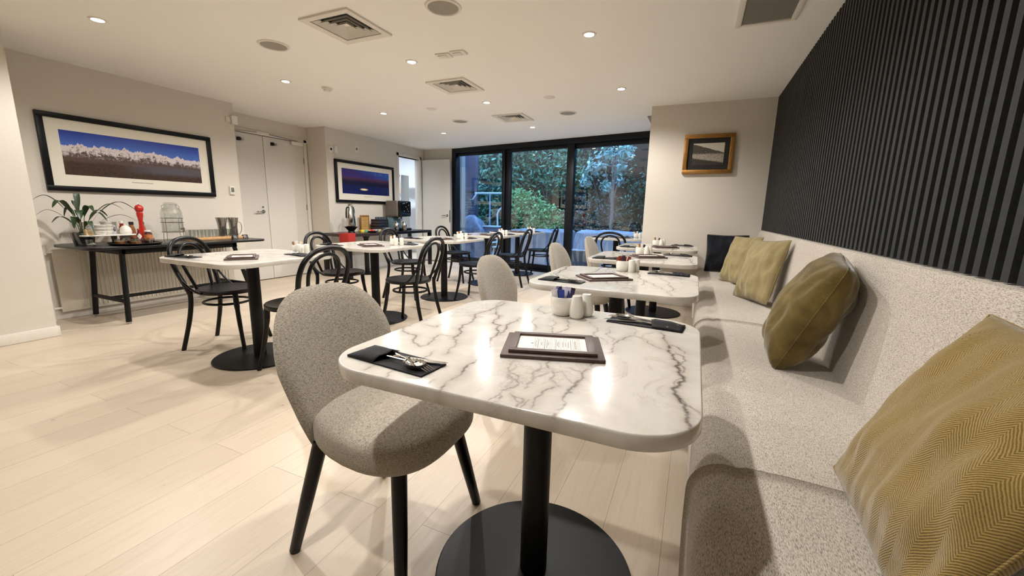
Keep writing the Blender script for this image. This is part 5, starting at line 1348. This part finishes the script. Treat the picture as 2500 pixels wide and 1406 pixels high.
for (yy, z) in ((-0.06, 0.50), (-0.02, 0.505), (0.05, 0.52), (0.02, 0.44), (0.06, 0.40), (-0.03, 0.36), (0.10, 0.47), (0.09, 0.36)): m.box(0.1645, 0.1665, yy, yy+0.009, z, z+0.008, 0.002)
m.build('touch_buttons', emis('lit_button', (1, 0.75, 0.7, 1), 0.35), cm)
for i, (x, y_, lab) in enumerate(((-5.03, 6.065, 'left shiny steel canister in front of the coffee machine'), (-4.99, 6.235, 'right shiny steel canister in front of the coffee machine'))):
    if i == 0:
        cn = at('steel_canister', lab, 'canister', x, y_, CZ, 0, 'steel canisters before the coffee machine')
        lathe_obj('canister_body', MT['steel'], [(0, 0), (0.040, 0), (0.048, 0.02), (0.052, 0.09), (0.040, 0.145), (0.034, 0.15)], cn)
        lathe_obj('lid', MT['steel'], [(0.035, 0.150), (0.036, 0.158), (0.012, 0.172), (0.006, 0.185), (0, 0.187)], cn)
    else: dup(cn, (x, y_, CZ), None, lab)
nc = at('napkin_caddy', 'dark blue-grey caddy of folded cloths right of the coloured packets', 'caddy', -4.99, 5.80, CZ)
MB().box(-0.06, 0.06, -0.11, 0.11, 0, 0.055, 0.008).build('caddy_box', simple('slate_blue_caddy', srgb(48, 52, 70), 0.5), nc)
m = MB()
for k in range(5): m.box(-0.05, 0.05, -0.10+0.04*k, -0.07+0.04*k, 0.02, 0.075, 0.004)
m.build('folded_cloths', simple('grey_cloth', srgb(90, 92, 100), 0.9), nc)

# ------------------------------------------------------------------ outside
mm, nt, b, N, L = mat('blue_grey_paving')
br = N.new('ShaderNodeTexBrick'); br.inputs['Scale'].default_value = 1; br.inputs['Brick Width'].default_value = 0.6; br.inputs['Row Height'].default_value = 0.6; br.inputs['Mortar Size'].default_value = 0.006
br.inputs['Color1'].default_value = srgb(176, 178, 182); br.inputs['Color2'].default_value = srgb(158, 160, 166); br.inputs['Mortar'].default_value = srgb(90, 92, 96); L.new(texmap(nt), br.inputs[0])
L.new(br.outputs[0], b.inputs['Base Color']); setp(b, Roughness=0.55)
m = MB(); m.prism([(-6.2, 7.76), (-4.7, 7.76), (-0.2, 6.95), (3.0, 6.95), (3.0, 13), (-12, 13), (-12, 9.1), (-6.2, 9.1)], -0.10, -0.02); struct(m.build('patio', mm, smooth=False))
backdrop = simple('dark_backdrop', srgb(26, 32, 26), 0.95, nscale=3, namt=0.4)
m = MB(); m.box(-12, 3, 12.2, 12.4, -0.1, 4.6); struct(m.build('garden_backdrop', backdrop, smooth=False))  # added backdrop, kept dark so no sky shows behind the hedge
m = MB(); m.box(0.3, 0.5, 7.1, 12.2, -0.1, 3.4); struct(m.build('wall_garden_right', simple('dark_grey_render', srgb(90, 88, 80), 0.9), smooth=False))  # garden wall in one even dark grey
def leaves_obj(name, parent, n, vol, size, mt, seed, shell=0.55, droop=0.0):
    rg = np.random.default_rng(seed)
    V = []; Fc = []
    for i in range(n):
        c = vol[rg.integers(len(vol))]
        d = rg.normal(size=3); d /= np.linalg.norm(d)
        r = (shell + (1-shell)*rg.random())**1.0
        p = np.array(c[:3]) + d*np.array(c[3:6])*r
        p[2] = max(p[2], 0.03)
        a = rg.normal(size=3) + d*0.9 + np.array([0, -0.5, 0.2-droop]); a /= np.linalg.norm(a)
        s = np.cross(a, rg.normal(size=3)); s /= np.linalg.norm(s)+1e-9; u = np.cross(s, a)
        L_ = size*(0.6+0.8*rg.random()); W_ = L_*0.42
        o = len(V); bend = a*L_*0.12
        V += [p-u*L_*0.5, p-u*L_*0.1+s*W_*0.5+bend, p+u*L_*0.3+s*W_*0.35+bend, p+u*L_*0.55, p+u*L_*0.3-s*W_*0.35+bend, p-u*L_*0.1-s*W_*0.5+bend]
        Fc.append((o, o+1, o+2, o+3, o+4, o+5))
    me = bpy.data.meshes.new(name); me.from_pydata([tuple(map(float, v)) for v in V], [], Fc); me.materials.append(mt)
    o = bpy.data.objects.new(name, me); COL.objects.link(o); o.parent = parent; return o
def leafmat(name, c1, c2, c3):
    m, nt, b, N, L = mat(name)
    g = N.new('ShaderNodeNewGeometry')
    L.new(ramp(nt, g.outputs['Random Per Island'], [(0.0, c1), (0.5, c2), (1.0, c3)]), b.inputs['Base Color']); setp(b, Roughness=0.32, Specular_IOR_Level=0.6)
    return m
lm_bright = leafmat('bright_green_foliage', srgb(60, 110, 60), srgb(110, 170, 90), srgb(160, 205, 130))
lm_dark = leafmat('dark_green_foliage', srgb(16, 34, 24), srgb(36, 66, 42), srgb(78, 120, 84))
lm_mid = leafmat('mid_green_foliage', srgb(40, 80, 52), srgb(84, 134, 92), srgb(140, 186, 150))
lm_grey = leafmat('grey_green_foliage', srgb(26, 40, 32), srgb(50, 68, 54), srgb(96, 116, 98))
lm_blue = leafmat('broad_blue_green_foliage', srgb(96, 140, 120), srgb(140, 184, 170), srgb(190, 216, 206))
bark = simple('grey_bark', srgb(120, 116, 108), 0.8, nscale=30, namt=0.3, bmp=0.4)
def shrub(label, x, y, vol, size, n, mt, seed, cat='shrub', grp='shrubs and trees beyond the patio', trunk_h=0.8, nm='garden_shrub', shell=0.55, droop=0.0, tr=0.04):
    t = thing(nm, label, cat, (x, y, -0.02), 0, grp)
    leaves_obj('foliage', t, n, vol, size, mt, seed, shell, droop)
    m = MB(); m.tube([(0, 0, 0), (0.02, 0.03, trunk_h*0.5), (-0.02, 0.0, trunk_h)], [tr, tr*0.8, tr*0.6], 8)
    for k in range(4): m.tube([(0, 0, trunk_h*0.6), (0.3*math.cos(k*1.7), 0.25*math.sin(k*1.7), trunk_h*1.1)], [tr*0.5, tr*0.2], 6)
    m.build('stem', bark, t); return t
shrub('tall leafy hedge tree behind the metal stand on the left of the window', -5.7, 11.2, [(0, 0, 2.3, 1.3, 0.7, 1.2), (-0.6, 0, 1.0, 0.9, 0.5, 0.9), (0.5, 0, 1.1, 0.8, 0.5, 1.0)], 0.13, 5200, lm_mid, 1, trunk_h=1.8)
shrub('bright green bush right of the wide mullion', -4.15, 10.25, [(0, 0, 1.0, 0.75, 0.6, 0.75), (0.55, 0.1, 0.75, 0.6, 0.5, 0.65), (-0.3, 0, 1.35, 0.4, 0.4, 0.4)], 0.085, 4600, lm_bright, 2)
shrub('tall dark tree above the bright bush in the middle pane', -4.0, 11.4, [(0, 0, 2.6, 1.1, 0.6, 0.95), (0.5, -0.1, 2.1, 0.6, 0.5, 0.6)], 0.11, 3600, lm_mid, 3, 'tree', trunk_h=2.2, nm='garden_tree')
shrub('grey-green loose bush behind the covered furniture in the right pane', -2.6, 10.5, [(0, 0, 0.85, 0.8, 0.6, 0.8), (0.6, 0, 0.65, 0.6, 0.5, 0.6)], 0.085, 2600, lm_grey, 4)
shrub('dark shrub at the right edge of the window', -1.15, 10.4, [(0, 0, 0.9, 0.75, 0.5, 0.95), (0.2, 0, 1.7, 0.5, 0.5, 0.6)], 0.10, 3000, lm_dark, 5)
shrub('low dark shrub at the foot of the hedge behind the covered barbecue', -5.2, 10.3, [(0, 0, 0.55, 0.8, 0.4, 0.5), (0.5, 0, 0.9, 0.5, 0.4, 0.45)], 0.09, 2200, lm_dark, 6)
shrub('dark tree in deep shade in the middle of the right pane', -2.4, 11.6, [(0, 0, 2.0, 1.2, 0.4, 1.0)], 0.12, 900, lm_dark, 7, 'tree', trunk_h=1.8, nm='garden_tree')
tt_ = shrub('slim tree with broad drooping pale blue-green leaves in the right pane', -1.80, 9.6, [(-0.45, 0, 2.15, 0.32, 0.3, 0.35), (-0.15, 0, 2.42, 0.35, 0.3, 0.28), (0.12, 0, 2.05, 0.16, 0.2, 0.28), (0.25, 0, 2.45, 0.25, 0.2, 0.25), (-0.62, 0, 1.85, 0.14, 0.15, 0.18), (-0.15, 0, 1.72, 0.16, 0.12, 0.14)], 0.13, 560, lm_blue, 8, 'tree', trunk_h=2.3, nm='garden_tree', shell=0.2, droop=0.4, tr=0.045)
# column, louvred panel
cl = bx(-4.86, -4.70, 7.84, 7.99, -0.02, 3.0, 0.004).build('veranda_column', simple('pale_column_paint', srgb(150, 152, 150), 0.7), None); tag(cl, 'pale square column right outside the left edge of the window', 'column')
lv = thing('louvred_screen', 'dark louvred screen panel outside behind the pale column', 'screen', (-5.48, 9.55, -0.02))
mdk = simple('dark_slate_paint', srgb(70, 74, 92), 0.6)
m = MB(); m.box(-0.24, -0.19, -0.03, 0.03, 0, 2.6, 0.003); m.box(0.17, 0.24, -0.03, 0.03, 0, 2.6, 0.003); m.box(-0.19, 0.17, -0.03, 0.03, 1.62, 1.72, 0.003); m.box(-0.19, 0.17, -0.02, 0.02, 1.72, 2.6); m.build('screen_frame', mdk, lv)
m = MB()
for k in range(22):
    z = 0.12+0.068*k; m.quad([(-0.19, -0.025, z), (0.17, -0.025, z), (0.17, 0.02, z+0.055), (-0.19, 0.02, z+0.055)])
m.build('louvre_blades', mdk, lv, smooth=False)
# draped covers
def drape(name, label, cat, x0, x1, y0, y1, h, mt, seed, loc, dome=0.0):
    b = bmesh.new(); rows = []
    cxx, cyy = (x0+x1)/2, (y0+y1)/2; ax, ay = (x1-x0)/2, (y1-y0)/2
    NV, NU = 26, 96
    for j in range(NV+1):
        v = j/NV; row = []
        for i in range(NU):
            a = 2*PI*i/NU; ca, sa = math.cos(a), math.sin(a)
            e = 0.35; sx = math.copysign(abs(ca)**e, ca); sy = math.copysign(abs(sa)**e, sa)
            if v < 0.4:
                r = v/0.4; z = h + 0.05*noise.noise(Vector((sx*r*2.5, sy*r*2.5, seed))) + dome*(1-r*r) ; k = r
            else:
                q = (v-0.4)/0.6; z = h*(1-q)
                fold = noise.noise(Vector((ca*5+seed, sa*5, q*0.8)))*0.20*q**0.6 + noise.noise(Vector((ca*14, sa*14, seed+q)))*0.05*q
                k = 1 + 0.10*q + fold
            row.append(b.verts.new((cxx+ax*sx*k, cyy+ay*sy*k, max(0.005, z))))
        rows.append(row)
    for A, B in zip(rows, rows[1:]):
        for i in range(NU): b.faces.new((A[i], A[(i+1) % NU], B[(i+1) % NU], B[i]))
    bmesh.ops.remove_doubles(b, verts=b.verts, dist=1e-4)
    m = MB(); m.merge(b); o = m.build(name, mt, None, loc=loc); tag(o, label, cat, None); return o
tarp1 = simple('silver_grey_cover', srgb(150, 156, 170), 0.32, nscale=5, namt=0.2, bmp=0.0); tarp2 = simple('blue_grey_cover', srgb(168, 178, 196), 0.45, nscale=4, namt=0.15)
drape('furniture_cover', 'grey draped cover over patio furniture behind the middle pane', 'cover', -0.75, 0.62, -0.5, 0.5, 0.72, tarp1, 3, (-3.15, 8.95, -0.02))
drape('furniture_cover', 'blue-grey draped cover over patio furniture behind the right pane', 'cover', -0.95, 0.95, -0.5, 0.5, 0.75, tarp2, 8, (-1.33, 8.75, -0.02))
bb = drape('barbecue_cover', 'shiny dark cover over a barbecue outside the left pane', 'cover', -0.40, 0.40, -0.28, 0.28, 0.62, simple('glossy_dark_cover', srgb(120, 124, 140), 0.2, nscale=6, namt=0.4), 5, (-5.02, 8.85, -0.02), 0.40)
bn = bx(-0.17, 0.17, -0.16, 0.16, 0, 0.36, 0.02).build('storage_box', simple('dark_grey_box', srgb(84, 90, 100), 0.5), None, loc=(-2.12, 8.22, -0.02)); tag(bn, 'small grey box with pale lid on the paving outside', 'box')
bx(-0.175, 0.175, -0.165, 0.165, 0.36, 0.385, 0.008).build('lid', simple('pale_lid', srgb(170, 176, 186), 0.5), bn)
wm = simple('white_powder_coated_tube', srgb(226, 232, 232), 0.35)
st = thing('clothes_airer', 'white tubular T-shaped metal stand outside the left pane', 'stand', (-4.76, 9.3, -0.02))
MB().tube([(-0.42, 0, 1.56), (0.46, 0, 1.56)], 0.022, 10).build('cross_bar', wm, st)
MB().tube([(0, 0, 0), (0, 0, 1.55)], 0.02, 10).build('upright', simple('lavender_grey_tube', srgb(170, 172, 190), 0.4), st)
MB().tube([(-0.37, 0, 1.56), (-0.50, 0.0, 1.40)], 0.018, 10).build('side_hook', wm, st)
MB().box(-0.2, 0.2, -0.2, 0.2, 0, 0.02, 0.004).build('foot_plate', wm, st)
bp = thing('bent_pole', 'short white bent metal pole outside beside the wide mullion', 'pole', (-4.53, 9.28, -0.02))
MB().tube(smooth_path([(0, 0, 0.0), (0, 0, 0.85), (0.0, 0, 1.08), (0.13, 0, 1.24), (0.24, 0, 1.36)], 5), 0.02, 10).build('pole_tube', wm, bp)
MB().box(-0.1, 0.1, -0.1, 0.1, 0, 0.02, 0.004).build('foot_plate', wm, bp)
ot = thing('garden_table', 'small pale topped garden table outside the left pane', 'table', (-4.50, 9.0, -0.02))
MB().box(-0.22, 0.22, -0.2, 0.2, 0.74, 0.77, 0.006).build('table_top', simple('pale_aqua_top', srgb(196, 214, 216), 0.5), ot)
MB().box(-0.19, 0.19, -0.17, 0.17, 0.56, 0.74, 0.004).build('drawer_box', simple('blue_grey_box', srgb(120, 134, 160), 0.5), ot)
for sx in (-1, 1):
    for sy in (-1, 1): MB().box(sx*0.18-0.015, sx*0.18+0.015, sy*0.16-0.015, sy*0.16+0.015, 0, 0.56).build('leg', wm, ot)
oc = thing('garden_chair', 'white plastic garden chair outside seen between the bentwood chairs', 'chair', (-4.05, 8.55, -0.02))
MB().prism(rrect(0.38, 0.36, 0.06), 0.30, 0.325, 0.006).build('seat', simple('white_resin', srgb(206, 224, 232), 0.4), oc)
MB().box(-0.19, -0.15, -0.17, 0.17, 0.40, 0.43, 0.005).build('armrest', wm, oc)
MB().tube([(0.02, 0, 0.32), (0.16, 0, 0.72)], 0.03, 8).build('backrest_strut', wm, oc)
for sx in (-1, 1):
    for sy in (-1, 1): MB().tube([(sx*0.14, sy*0.13, 0.30), (sx*0.17, sy*0.16, 0)], 0.014, 8).build('leg', wm, oc)
